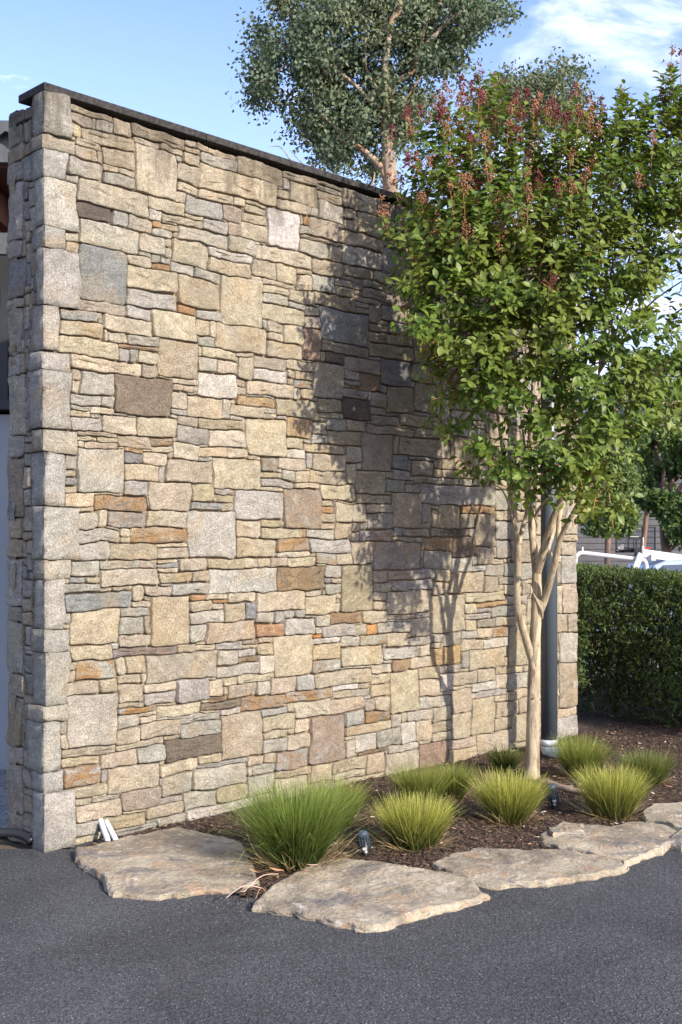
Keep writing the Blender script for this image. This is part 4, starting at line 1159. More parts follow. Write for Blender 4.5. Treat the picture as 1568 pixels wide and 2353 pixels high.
# black ribbed pipe by the wall's back corner
mb = MB()
c0 = gnd(10, 1944, 0.02)
pts = [c0 + Vector((0.16 * math.cos(a) - 0.02, 0.08 * math.sin(a) , 0.05 * math.sin(a))) for a in np.linspace(0.3, 2.9, 31)]
mb.tube(pts, [0.022 if k % 2 else 0.026 for k in range(31)], 12)
tag(mb.build('drain_hose', M['black'], None, smooth=True), 'black ribbed hose curving out at the left foot of the wall', 'hose')

# fallen branch
mb = MB()
bp = [gnd(1236, 1797, 0.05), gnd(1262, 1801, 0.055), gnd(1290, 1810, 0.05), gnd(1320, 1817, 0.045), gnd(1352, 1826, 0.04)]
mb.tube(spline(bp, 5), list(np.interp(np.linspace(0, 1, 21), [0, 0.05, 0.5, 0.62, 1], [0.018, 0.026, 0.019, 0.023, 0.013])), 10, wob=0.35)
fb = empty('fallen_branch', gnd(1290, 1812), 'grey weathered dead branch lying on the mulch near the trunk', 'branch')
mb.build('limb', M['deadwood'], fb, smooth=True)
mb = MB(); mb.tube(spline([bp[0] + Vector((0.01, 0.02, 0)), gnd(1262, 1790, 0.075)], 4), [0.012, 0.010, 0.008, 0.005, 0.003][:5], 7, wob=0.3); mb.build('twig', M['deadwood'], fb, smooth=True)
mb = MB(); mb.tube([bp[2], gnd(1318, 1806, 0.07)], [0.012, 0.005], 7); mb.build('twig', M['deadwood'], fb, smooth=True)

# fallen leaves and strips of bark
M['dryleaf'] = plain('dry_brown_leaf', (0.40, 0.22, 0.13), 0.7, var=0.3, scale=40)
M['paleleaf'] = plain('pale_pink_leaf', (0.52, 0.36, 0.29), 0.7, var=0.2, scale=40)
def dry_leaf(x, y, L, W_, ang_, mat, label, h=0.05, curl=0.35, cat='leaf', grp='dead leaves and bark strips on the ground'):
    c = gnd(x, y, h); n = 8
    V = []; Fq = []
    for i in range(n + 1):
        t = i / n
        w_ = W_ * math.sin(math.pi * min(0.97, 0.04 + t * 0.93)) ** 0.7 / 2
        xx = (t - 0.5) * L; zz = curl * L * ((t - 0.5) ** 2) * 1.4
        for s_ in (-1, 0, 1):
            V.append(Vector((xx, w_ * s_, zz + (0.35 * w_ if s_ else 0))))
    R3 = Matrix.Rotation(ang_, 3, 'Z') @ Matrix.Rotation(RNG.uniform(-0.2, 0.35), 3, 'Y') @ Matrix.Rotation(RNG.uniform(-0.3, 0.3), 3, 'X')
    V = [R3 @ v + c for v in V]
    for i in range(n):
        for s_ in range(2):
            a = i * 3 + s_; Fq.append((a, a + 1, a + 4, a + 3))
    o = mesh_np('fallen_leaf' if cat == 'leaf' else 'bark_strip', np.array([tuple(v) for v in V]), np.array(Fq), mat, smooth=True)
    tag(o, label, cat, grp)
dry_leaf(1532, 1807, 0.085, 0.024, 0.25, M['dryleaf'], 'orange brown curled bark strip on the mulch at far right', cat='bark strip')
dry_leaf(1213, 1789, 0.02, 0.012, 0.1, M['paleleaf'], 'tiny pale flake at the foot of the tree trunk')
dry_leaf(1272, 1817, 0.045, 0.026, 0.1, M['paleleaf'], 'pinkish leaf lying just behind the far spotlight')
dry_leaf(1285, 1884, 0.10, 0.012, -0.35, M['paleleaf'], 'long pale bark strip on mulch behind the slab flake', cat='bark strip')
dry_leaf(1357, 1919, 0.05, 0.022, 0.1, M['paleleaf'], 'pale pink leaf lying on the grey brown slab', h=0.055)
dry_leaf(636, 2001, 0.07, 0.03, 0.1, M['dryleaf'], 'red brown curled leaf under the deep green clump, left one')
dry_leaf(717, 1990, 0.07, 0.028, 0.5, M['paleleaf'], 'pale brown leaf at the right foot of the deep green clump', h=0.07)
dry_leaf(585, 2004, 0.06, 0.022, -0.3, M['dryleaf'], 'brown leaf on the slab edge left of the deep green clump', h=0.055)
dry_leaf(1443, 1790, 0.05, 0.022, 1.2, M['dryleaf'], 'orange leaf caught in front of the dull green clump', h=0.12)
dry_leaf(672, 1996, 0.05, 0.022, 0.9, M['dryleaf'], 'small orange leaf in front of the deep green clump')
# straws reaching over the joint between the two front slabs
for k, (xa, ya, xb, yb) in enumerate(((520, 2063, 600, 2040), (560, 2050, 640, 2008), (610, 2048, 588, 2065))):
    pa, pb = gnd(xa, ya, 0.045), gnd(xb, yb, 0.06)
    mb = MB(); mb.tube(spline([pa, pa.lerp(pb, 0.5) + Vector((0, 0, 0.03)), pb], 5), 0.0018, 5)
    tag(mb.build('straw', M['dryleaf'] if k == 2 else M['paleleaf'], None), ['longest pale straw crossing the gap between the front slabs', 'pale straw leaning on the deep green clump', 'short brown straw at the tip of the front slab'][k], 'straw', 'loose straws in the slab joint')
# ------------------------------------------------------------------ crape myrtle
TY = 7.66
def D7(x, y, Y=TY): return at(x, y, Y)
def zG(x, y, Y=TY):
    D = 1568 / 2730
    return at((1600 + x / 1.6812) * D, (1700 + y / 1.6812) * D, Y)
tree_base = gnd(1222, 1790)
ct = empty('crape_myrtle', (tree_base.x, tree_base.y, 0), 'multi stemmed small tree with smooth tan bark, green leaves and red seed heads', 'tree')
# trunk and its two low forks as one continuous skin: separate tapered tubes meeting inside the wood
def stem(pts, rad, n=5, name='stem', parent=ct, mat=None, sides=12, wob=0.10):
    sp = spline(pts, n)
    r = list(np.interp(np.linspace(0, 1, len(sp)), np.linspace(0, 1, len(rad)), rad))
    mb = MB(); mb.tube(sp, r, sides, wob=wob)
    return mb.build(name, mat or M['crape_bark'], parent, smooth=True)
base_pts = [zG(886, 2420, 7.62) , zG(893, 2300, 7.64), zG(896, 2000), zG(902, 1700), zG(908, 1480), zG(918, 1250), zG(920, 1080), zG(922, 960)]
base_pts[0].z = -0.03
stem(base_pts, [0.066, 0.047, 0.043, 0.042, 0.038, 0.036, 0.034, 0.028], name='trunk', sides=18)
tips = []
def st(pts, rad, sides=12, name='stem'):
    stem(pts, rad, sides=sides, name=name); tips.append((pts[-1], pts[-1] - pts[-2], rad[-1]))
st([zG(893, 1600, 7.66), zG(865, 1500, 7.63), zG(825, 1360, 7.58), zG(795, 1240, 7.54), zG(788, 1080, 7.52), zG(797, 880, 7.50), zG(790, 780, 7.50)], [0.022, 0.027, 0.026, 0.024, 0.022, 0.0215, 0.019])
st([zG(795, 810, 7.50), zG(772, 650, 7.46), zG(745, 450, 7.40), zG(722, 330, 7.35), zG(690, 160, 7.3), zG(668, 0, 7.25), zG(640, -180, 7.2)], [0.019, 0.017, 0.015, 0.014, 0.012, 0.010, 0.007])
st([zG(800, 800, 7.50), zG(828, 690, 7.53), zG(858, 560, 7.56), zG(850, 440, 7.58), zG(845, 250, 7.6), zG(830, 50, 7.62), zG(800, -200, 7.65)], [0.017, 0.015, 0.014, 0.013, 0.011, 0.009, 0.006])
st([zG(920, 1010), zG(905, 860, 7.72), zG(888, 700, 7.76), zG(884, 560, 7.8), zG(880, 400, 7.82), zG(872, 150, 7.86), zG(880, -100, 7.9), zG(900, -350, 7.95)], [0.028, 0.026, 0.023, 0.021, 0.018, 0.014, 0.011, 0.007])
st([zG(922, 1000), zG(958, 880, 7.60), zG(990, 760, 7.55), zG(1020, 660, 7.5), zG(1065, 540, 7.45), zG(1090, 400, 7.4), zG(1110, 200, 7.35), zG(1150, -50, 7.3), zG(1180, -300, 7.2)], [0.028, 0.027, 0.024, 0.022, 0.020, 0.018, 0.015, 0.012, 0.008])
st([zG(985, 860, 7.6), zG(1020, 740, 7.68), zG(1050, 640, 7.72), zG(1085, 500, 7.78), zG(1100, 300, 7.85), zG(1120, 50, 7.95), zG(1180, -250, 8.0)], [0.018, 0.021, 0.020, 0.018, 0.014, 0.011, 0.007])
st([zG(925, 1300, 7.66), zG(965, 1200, 7.62), zG(1000, 1090, 7.57), zG(1035, 960, 7.5), zG(1065, 820, 7.44), zG(1095, 730, 7.40), zG(1150, 620, 7.33), zG(1228, 490, 7.25), zG(1330, 330, 7.1), zG(1480, 150, 6.95)], [0.024, 0.026, 0.024, 0.022, 0.020, 0.018, 0.015, 0.013, 0.010, 0.006])
st([zG(1068, 800, 7.46), zG(1068, 700, 7.5), zG(1078, 590, 7.55), zG(1130, 380, 7.6), zG(1210, 150, 7.65), zG(1300, -100, 7.7), zG(1340, -350, 7.7)], [0.017, 0.017, 0.016, 0.014, 0.012, 0.010, 0.006])
st([zG(905, 640, 7.78), zG(935, 570, 7.74), zG(985, 500, 7.7), zG(1010, 350, 7.68), zG(1000, 100, 7.65), zG(980, -150, 7.6)], [0.012, 0.0125, 0.012, 0.010, 0.008, 0.005])
# peeling bark
for q, (a, b_, w_) in enumerate((((895, 1130), (960, 1310), 0.014), ((880, 1080), (862, 1160), 0.008), ((915, 1160), (955, 1240), 0.01), ((1005, 840), (1008, 900), 0.006), ((890, 1800), (885, 1850), 0.010))):
    p0, p1 = zG(*a, 7.59), zG(*b_, 7.57)
    mb = MB(); mb.tube(spline([p0, p0.lerp(p1, 0.5) + Vector((0.01, -0.03, 0)), p1], 4), [w_ * 0.5] * 9 if False else list(np.linspace(w_ * 0.3, w_, 5)) + list(np.linspace(w_, w_ * 0.2, 4)), 6, wob=0.6)
    mb.build('peeling_bark', M['crape_bark'], ct, smooth=True)

# crown: clumps of shoots.  x, y, radius (picture units), depth, density
CLUMPS = []
def cl(x, y, r, Y, d=1.0, rx=1.0):
    Y -= 0.42 * min(1.0, max(0.0, (1120 - x) / 170)) + 0.1
    CLUMPS.append((x, y, r, Y, d, rx))
for a in ((1000, 370, 56, 7.5), (962, 455, 34, 7.4), (918, 545, 26, 7.3, .7), (1050, 340, 75, 7.5), (1130, 290, 68, 7.6), (1030, 470, 76, 7.3), (1110, 430, 95, 7.2), (1200, 370, 85, 7.3),
          (1290, 400, 85, 7.3), (1370, 350, 80, 7.4), (1450, 340, 85, 7.5), (1530, 330, 80, 7.5), (1560, 250, 60, 7.6), (1620, 260, 90, 7.7), (985, 570, 75, 7.2), (1080, 560, 95, 7.0), (1190, 520, 100, 6.95),
          (1300, 530, 100, 7.0), (1410, 480, 95, 7.1), (1510, 450, 90, 7.1), (1600, 430, 95, 7.2), (960, 650, 45, 7.2), (1020, 670, 72, 7.1), (1110, 680, 90, 6.95), (1220, 650, 95, 6.9), (1330, 660, 95, 6.9),
          (1440, 620, 90, 7.0), (1530, 590, 85, 7.1, .75), (1620, 590, 80, 7.2, .7), (958, 750, 36, 7.1), (1000, 770, 45, 7.1), (1090, 790, 72, 7.0), (1190, 790, 80, 6.95), (1300, 790, 85, 6.9), (1410, 760, 75, 7.0, .8),
          (1500, 740, 50, 7.1, .45), (1050, 870, 60, 7.1), (1140, 890, 62, 7.0), (1240, 900, 70, 6.95), (1350, 880, 75, 7.0, .9), (1450, 860, 70, 7.1, .8), (1530, 850, 60, 7.2, .7), (1080, 900, 45, 7.7, .9), (1040, 975, 30, 7.4),
          (1130, 1050, 46, 7.0), (1090, 1070, 28, 7.2, .8), (1190, 1075, 52, 6.95), (1260, 1080, 55, 6.9), (1330, 1070, 60, 6.9), (1390, 1020, 60, 6.95), (1440, 960, 55, 7.0, .85), (1370, 1140, 46, 6.95), (1405, 1160, 28, 6.95),
          (1250, 980, 40, 7.0, .55), (1180, 980, 28, 7.1, .45), (1330, 960, 55, 7.1, .8), (1520, 960, 55, 7.1, .6), (1230, 1130, 20, 6.95, .6), (1130, 1100, 30, 7.2, .7), (1600, 730, 70, 7.3, .6), (1600, 900, 70, 7.3, .6),
          (1050, 500, 110, 8.0, .6), (1180, 480, 120, 8.0, .6), (1320, 500, 120, 8.0, .6), (1450, 480, 110, 8.0, .6), (1150, 680, 110, 7.9, .6), (1280, 690, 110, 7.9, .5), (1400, 680, 100, 7.9, .5),
          (1100, 230, 36, 7.6, .7), (1340, 290, 42, 7.5, .8), (1430, 275, 45, 7.6, .8)):
    cl(*a)
def leaf_template(fold=0.16, curve=0.22, w=0.56):
    pts = [(0, 0, 0), (0.16, 0.55, 0), (0.42, 1.0, 0), (0.72, 0.78, 0), (1.0, 0, 0), (0.72, -0.78, 0), (0.42, -1.0, 0), (0.16, -0.55, 0), (0.30, 0, 0), (0.62, 0, 0)]
    V = []
    for x, y, z in pts:
        yy = y * w / 2
        V.append((x, yy, -curve * x * x + fold * abs(yy) * 2 * 0.7))
    Fc = [(0, 8, 1), (1, 8, 2), (2, 8, 9), (2, 9, 3), (3, 9, 4), (0, 7, 8), (7, 6, 8), (6, 9, 8), (6, 5, 9), (5, 4, 9)]
    return np.array(V), np.array(Fc)
def leaves_np(P, Dr, Nn, L, tmpl):
    """P base points, Dr directions, Nn normals (unit), L lengths"""
    TV, TF = tmpl
    S = np.cross(Nn, Dr)
    n = len(P); k = len(TV)
    V = P[:, None, :] + L[:, None, None] * (TV[None, :, 0:1] * Dr[:, None, :] + TV[None, :, 1:2] * S[:, None, :] + TV[None, :, 2:3] * Nn[:, None, :])
    Fc = (np.arange(n)[:, None, None] * k + TF[None]).reshape(-1, 3)
    return V.reshape(-1, 3), Fc
def unit(a): return a / np.maximum(np.linalg.norm(a, axis=1, keepdims=True), 1e-9)
M['crape_leaf'] = leaf_mat('crape_leaves', (0.050, 0.096, 0.018), (0.160, 0.225, 0.038), (0.25, 0.25, 0.05), trans=0.30, rough=0.45, scale=26, spec=0.3)
rs = np.random.RandomState(5)
LP, LD, LN, LL = [], [], [], []
ctr = np.array(D7(1250, 760, 7.5))
twigs = MB()
shoot_tops = []
for (x, y, r, Y, d, rx) in CLUMPS:
    c = np.array(at(x, y, Y)); R_ = r / F * Y
    ns = int(26 * d * (r / 60) ** 2)
    for s_ in range(max(3, ns)):
        v = rs.normal(size=3); v /= np.linalg.norm(v)
        rad = R_ * rs.uniform(0.45, 1.0) ** 0.6
        p = c + v * rad * np.array([1, 1.1, 0.95])
        out = v * 0.6 + 0.55 * (p - ctr) / (np.linalg.norm(p - ctr) + 1e-6) + np.array([0, -0.12, 0.55])
        if p[2] < 2.05: out = v * 0.7 + np.array([0, -0.15, 0.12])
        out /= np.linalg.norm(out)
        nl = rs.randint(8, 14); Ls = rs.uniform(0.10, 0.20)
        bend = rs.normal(0, 0.15, 3)
        side = np.cross(out, rs.normal(size=3)); side /= np.linalg.norm(side)
        for k in range(nl):
            t = (k + 0.5) / nl
            q = p + out * Ls * (t - 0.35) + bend * 0.06 * t * t
            ang_ = k * 2.4 + rs.uniform(-0.4, 0.4)
            up_ = np.cross(out, side)
            rd = side * math.cos(ang_) + up_ * math.sin(ang_)
            ld = rd * 0.85 + out * (0.25 + 0.5 * t) + np.array([0, 0, -0.12])
            ld /= np.linalg.norm(ld)
            nn = out + np.array([0, 0, 0.6]) + rs.normal(0, 0.3, 3)
            nn -= ld * nn.dot(ld); nn /= np.linalg.norm(nn)
            LP.append(q + rd * 0.006); LD.append(ld); LN.append(nn); LL.append(rs.uniform(0.042, 0.070))
        shoot_tops.append((p + out * Ls * 0.65, out, y - 0.6 * r, x))
        twigs.tube([p - out * Ls * 0.9, p + out * Ls * 0.6], [0.0024, 0.0012], 3, cap=False)
LP, LD, LN, LL = map(np.array, (LP, LD, LN, LL))
tmpl = leaf_template()
print('crape leaves', len(LP))
near = np.argsort(np.linalg.norm(LP - np.array([0, 0, EYE]), axis=1))
# keep to leaves inside the frame
sx = CX + F * LP[:, 0] / LP[:, 1]; vis = [i for i in near if 860 < sx[i] < 1560][:300]
lm = mesh_np('leaf', tmpl[0], tmpl[1], M['crape_leaf'], center=False, noobj=True, smooth=True)
for i in vis:
    o = bpy.data.objects.new('leaf', lm)
    S_ = np.cross(LN[i], LD[i])
    mw = Matrix([[LD[i][a] * LL[i], S_[a] * LL[i], LN[i][a] * LL[i], LP[i][a]] for a in range(3)] + [[0, 0, 0, 1]])
    link(o, ct)
    o.matrix_basis = mw
rest = np.setdiff1d(np.arange(len(LP)), vis)
V, Fc = leaves_np(LP[rest], LD[rest], LN[rest], LL[rest], tmpl)
tag(mesh_np('foliage', V, Fc, M['crape_leaf'], ct, smooth=True), kind='stuff')
tag(twigs.build('twigs', M['twig'], ct), kind='stuff')
# branches from the stems out to the clumps
for k, (x, y, r, Y, d, rx) in enumerate(CLUMPS):
    if y > 1150 or k % 2: continue
    tgt = at(x, y + r * 0.3, Y)
    best = min(tips, key=lambda t: (t[0] - tgt).length if tgt.z > t[0].z - 0.2 else 9)
    p0 = best[0]
    midp = p0.lerp(tgt, 0.45) + Vector((0, 0, 0.12))
    sp = spline([p0, midp, tgt], 5)
    mb = MB(); mb.tube(sp, list(np.linspace(0.0085, 0.003, len(sp))), 6)
    mb.build('branch', M['crape_bark'], ct, smooth=True)

# seed heads
def panicle(p, up, H_, n, brown, parent):
    mbs = MB(); V = []; Fc = []
    up = Vector(up).normalized(); p = Vector(p)
    s1 = up.orthogonal().normalized(); s2 = up.cross(s1)
    mbs.tube([p - up * 0.10, p + up * H_], [0.0026, 0.0010], 4, cap=False)
    ic = [(1, 0, 0), (-1, 0, 0), (0, 1, 0), (0, -1, 0), (0, 0, 1), (0, 0, -1)]
    fc = [(0, 2, 4), (2, 1, 4), (1, 3, 4), (3, 0, 4), (2, 0, 5), (1, 2, 5), (3, 1, 5), (0, 3, 5)]
    k = 0
    while k < n:
        t = RNG.random() ** 0.8
        a = RNG.uniform(0, 6.28); rr = H_ * 0.30 * (1 - t) * RNG.uniform(0.5, 1.1) + 0.006
        b0 = p + up * H_ * t * 0.85
        e = b0 + (s1 * math.cos(a) + s2 * math.sin(a)) * rr + up * rr * 0.7
        mbs.tube([b0, e], [0.0014, 0.0008], 3, cap=False)
        for z in range(RNG.randint(2, 4)):
            c = e + Vector((RNG.gauss(0, 1), RNG.gauss(0, 1), RNG.gauss(0, 1))) * 0.007
            r_ = RNG.uniform(0.0045, 0.0072)
            kk = len(V); V += [tuple(c + Vector(q) * r_) for q in ic]; Fc += [tuple(i + kk for i in f) for f in fc]
            k += 1
    sh = mbs.build('seed_head', M['twig'], parent); tag(sh, kind='stuff')
    o = mesh_np('seed_capsules', np.array(V), np.array(Fc), M['berry_brown'] if brown else M['berry'], None)
    tag(o, kind='stuff'); o.parent = sh; o.matrix_parent_inverse = Matrix.Translation(-(Vector(sh.location)))
    # sub-part: parent offset must include the tree's own
    o.matrix_parent_inverse = Matrix.Translation(-Vector(sh.location)) 
    return sh
import itertools
cand = [s_ for s_ in shoot_tops if s_[2] < 620]
RNG.shuffle(cand)
heads = []
for (p, out, yy, xx) in cand:
    if len(heads) >= 145: break
    Yp = p[1]; px = CX + F * p[0] / Yp; py = HZ - F * (p[2] - EYE) / Yp
    if px > 1600 or Yp > 7.9: continue
    keep = 1.0 if py < 330 else (0.8 if py < 470 else 0.35)
    if px > 1300 and py > 350: keep *= 0.35
    if px > 1430: keep *= 0.5
    if RNG.random() > keep: continue
    heads.append((p, out, px, py))
# fixed ones seen on the left fringe
for (x, y, Y) in ((880, 545, 7.2), (900, 330, 7.4), (935, 285, 7.45), (965, 275, 7.5), (1105, 185, 7.55), (1095, 215, 7.5), (1135, 200, 7.55), (1060, 250, 7.5), (1150, 235, 7.5), (940, 700, 7.1), (930, 725, 7.1), (1060, 800, 7.0), (1045, 815, 7.0), (1120, 655, 6.9),
                  (920, 440, 7.3), (945, 330, 7.35), (990, 300, 7.45), (1010, 260, 7.5), (1270, 300, 7.4), (1380, 260, 7.5), (1430, 250, 7.5), (1385, 275, 7.4), (1190, 250, 7.5), (1230, 300, 7.4), (1565, 160, 7.6)):
    heads.append((np.array(at(x, y, Y)), np.array([RNG.uniform(-0.2, 0.2), 0, 1.0]), x, y))
for (p, out, px, py) in heads:
    o_ = Vector(out) * 0.5 + Vector((0, 0, 0.8))
    panicle(p, o_, RNG.uniform(0.09, 0.18), RNG.randint(36, 66), RNG.random() < (0.4 if py < 330 else 0.7), ct)

# ------------------------------------------------------------------ gum trees behind the wall
def zE(x, y, Y=20.0):
    D = 1568 / 2730
    return at((900 + x / 1.3067) * D, (0 + y / 1.3067) * D, Y)
M['hedge_stem0'] = plain('dark_twig', (0.07, 0.05, 0.04), 0.9)
M['gum_leaf'] = leaf_mat('gum_leaves', (0.050, 0.082, 0.045), (0.155, 0.195, 0.120), (0.20, 0.175, 0.08), trans=0.15, rough=0.6, scale=4, spec=0.2)
gum_tmpl = (np.array([(0, 0, 0), (0.4, 0.30, 0.03), (1.0, 0, -0.08), (0.4, -0.30, 0.03)]), np.array([(0, 3, 1), (3, 2, 1)]))
def gum(name_label, base, limbs, outline, Y, nclump, dens, grp='gum trees behind the stone wall', inner=None, seed=3, holes=0.42, leafL=(0.035, 0.062), spreadY=1.6):
    t = empty('gum_tree', base, name_label, 'tree', grp)
    for (pts, r0, r1, nm) in limbs:
        sp = spline(pts, 5)
        mb = MB(); mb.tube(sp, list(np.linspace(r0, r1, len(sp))), 9, wob=0.15); mb.build(nm, M['gum_bark'], t, smooth=True)
    r_ = np.random.RandomState(seed)
    xs = [q[0] for q in outline]; ys_ = [q[1] for q in outline]
    P = []; tw = MB(); N_ = 0; tries = 0
    while N_ < nclump and tries < nclump * 60:
        tries += 1
        x, y = r_.uniform(min(xs), max(xs)), r_.uniform(min(ys_), max(ys_))
        if not in_poly(x, y, outline): continue
        g_ = noise.noise(Vector((x * 0.019, y * 0.019, seed))) * 0.5 + 0.5
        g2 = noise.noise(Vector((x * 0.045, y * 0.045, seed + 9))) * 0.5 + 0.5
        if g_ * 0.5 + g2 * 0.5 < holes + 0.08 * r_.rand(): continue
        N_ += 1
        Yc = Y + (r_.normal(0.45, 0.42)) * spreadY
        c = np.array(at(x, y, Yc))
        k = int(dens * r_.uniform(0.6, 1.3))
        R_ = r_.uniform(0.15, 0.30)
        q = r_.normal(0, 1, (k, 3)); q *= R_ * (0.55 + 0.25 * r_.rand(k, 1)) / 1.0
        q[:, 2] -= 0.25 * R_ * r_.rand(k)
        P.append(c + q)
        if r_.rand() < 0.5:
            d_ = Vector((r_.normal(0, .5), r_.normal(0, .3), 0.6)).normalized() * 0.4
            tw.tube([Vector(c) - d_, Vector(c)], [0.010, 0.003], 3, cap=False)
    P = np.concatenate(P); n = len(P)
    Dd = unit(r_.normal(0, 1, (n, 3)) * np.array([0.7, 0.7, 0.5]) + np.array([0, 0, -0.45]))
    Nn = r_.normal(0, 1, (n, 3)) + np.array([0.35, -0.5, 0.3]); Nn = unit(Nn - Dd * (Nn * Dd).sum(1, keepdims=True))
    V, Fc = leaves_np(P, Dd, Nn, r_.uniform(leafL[0], leafL[1], n) * 1.8, gum_tmpl)
    tag(mesh_np('foliage', V, Fc, M['gum_leaf'], t), kind='stuff')
    tag(tw.build('twigs', M['hedge_stem0'], t), kind='stuff')
    print('gum leaves', n)
    return t
gum_limbs = [
    ([zE(885, 1500), zE(875, 1100), zE(865, 980), zE(858, 860), zE(850, 740), zE(842, 600), zE(846, 520)], 0.16, 0.085, 'trunk'),
    ([zE(846, 530), zE(840, 420), zE(842, 300), zE(858, 190), zE(872, 110), zE(912, 50), zE(918, -60)], 0.075, 0.04, 'limb'),
    ([zE(848, 500), zE(872, 440), zE(920, 412), zE(985, 370), zE(1030, 260), zE(1090, 195), zE(1140, 140), zE(1230, 65), zE(1330, -20)], 0.065, 0.025, 'limb'),
    ([zE(845, 592), zE(810, 570), zE(765, 535), zE(745, 515), zE(690, 455), zE(620, 395), zE(560, 350), zE(510, 260), zE(440, 180)], 0.05, 0.02, 'limb'),
    ([zE(1020, 290), zE(1040, 160), zE(1075, 80), zE(1130, 0), zE(1150, -60)], 0.035, 0.02, 'limb'),
    ([zE(870, 1000), zE(840, 920), zE(800, 855), zE(740, 800), zE(690, 760), zE(640, 710), zE(560, 650), zE(470, 560)], 0.085, 0.02, 'limb'),
    ([zE(700, 770), zE(660, 760), zE(620, 740), zE(560, 690)], 0.04, 0.015, 'limb'),
    ([zE(842, 480), zE(815, 470), zE(780, 440), zE(740, 360), zE(735, 250), zE(740, 150)], 0.03, 0.015, 'limb'),
    ([zE(930, 540), zE(960, 500), zE(1000, 440), zE(1040, 380)], 0.02, 0.01, 'branch'),
    ([zE(560, 350), zE(460, 320), zE(350, 330), zE(260, 380), zE(150, 450)], 0.022, 0.008, 'branch'),
    ([zE(575, 280), zE(540, 240), zE(520, 180), zE(470, 100)], 0.022, 0.008, 'branch'),
    ([zE(345, 840), zE(310, 790), zE(280, 765), zE(232, 768)], 0.012, 0.004, 'branch'),
    ([zE(470, 900), zE(400, 850), zE(340, 785)], 0.012, 0.004, 'branch'),
    ([zE(770, 980), zE(785, 900), zE(800, 800), zE(795, 720)], 0.018, 0.008, 'branch'),
]
def toD(pts, ox, oy, s):
    D = 1568 / 2730
    return [((ox + x / s) * D, (oy + y / s) * D) for x, y in pts]
gout = toD([(255, -60), (300, 90), (190, 130), (150, 200), (190, 300), (140, 370), (165, 430), (90, 480), (140, 530), (190, 490), (220, 590), (330, 550), (345, 650), (350, 730), (420, 700), (460, 790), (560, 800), (430, 830), (500, 880), (520, 900), (700, 950), (880, 990),
            (900, 720), (985, 580), (1080, 610), (1135, 560), (1050, 440), (1160, 430), (1200, 370), (1240, 290), (1300, 240), (1230, 190), (1290, 120), (1380, 110), (1500, 60), (1530, -60)], 900, 0, 1.3067)
gb = zE(885, 1500); 
gum('tall grey green gum tree with a leaning pale trunk rising behind the capping', (gb.x, 20.0, -0.2), gum_limbs, gout, 20.0, 1150, 46, seed=3, holes=0.53)
def zR(x, y, Y=24.0):
    D = 1568 / 2730
    return at((1900 + x / 1.889) * D, (200 + y / 1.889) * D, Y)
r_out = toD([(0, 330), (60, 300), (190, 210), (300, 180), (400, 190), (440, 140), (530, 120), (590, 90), (590, 40), (650, 40), (670, 110), (720, 80), (790, 110), (790, 190), (730, 250), (790, 300), (830, 390), (790, 440), (830, 520), (760, 600), (700, 560), (600, 540), (540, 480), (500, 560), (300, 620), (100, 500)], 1900, 200, 1.889)
gb2 = zR(420, 2600)
gum('smaller gum tree crown showing above the red seed heads', (gb2.x, 24.0, -0.6), [
    ([zR(420, 2500), zR(400, 1200), zR(430, 620), zR(470, 490), zR(520, 440), zR(580, 360), (zR(640, 250))], 0.16, 0.03, 'trunk'),
    ([zR(470, 490), zR(420, 420), zR(350, 330), zR(250, 260)], 0.03, 0.01, 'branch'),
    ([zR(520, 440), zR(640, 400), zR(740, 390)], 0.025, 0.01, 'branch')], r_out, 24.0, 420, 32, seed=8, holes=0.50)

# ------------------------------------------------------------------ hedge
M['hedge'] = leaf_mat('hedge_needles', None, None, None, trans=0.15, rough=0.5, attr=True, scale=7, spec=0.25, vary=0.3)
hedge = empty('clipped_hedge', (4.0, 10.9, 0), 'long clipped dark green hedge with a flat top beyond the wall end', 'hedge')
rs = np.random.RandomState(21)
HX0, HX1, HY0, HY1, HT = 1.98, 7.5, 9.62, 12.1, 1.27
def sprigs(n, sampler, length, cb, ct_):
    V = []; Fc = []; C_ = []
    P, Dn, Ln = sampler(n)
    n = len(P)
    K = 9
    # each sprig: K needles along a short stem
    t = np.linspace(0.15, 1, K)[None, :, None]
    pts = P[:, None, :] + Dn[:, None, :] * Ln[:, None, None] * t
    nd_ = unit((Dn[:, None, :] * 0.9 + rs.normal(0, 0.65, (n, K, 3))).reshape(-1, 3)).reshape(n, K, 3)
    nl = length * rs.uniform(0.7, 1.3, (n, K, 1))
    tip = pts + nd_ * nl
    sd_ = unit(np.cross(nd_.reshape(-1, 3), rs.normal(0, 1, (n * K, 3)))).reshape(n, K, 3) * 0.0055
    V = np.stack([pts - sd_, pts + sd_, tip], 2).reshape(-1, 3)
    Fc = np.arange(len(V)).reshape(-1, 3)
    br = rs.uniform(0.6, 1.4, (n, 1, 1, 1)) * np.ones((n, K, 3, 1))
    mixv = rs.uniform(0, 1, (n, 1, 1, 1)) * 0.7 + np.linspace(0, 0.3, K)[None, :, None, None]
    C_ = (np.array(cb) * (1 - mixv) + np.array(ct_) * mixv) * br
    return V, Fc, C_.reshape(-1, 3)
def htop(x): return HT + 0.065 - 0.18 * min(1, max(0, (x - 2) / 2.2))
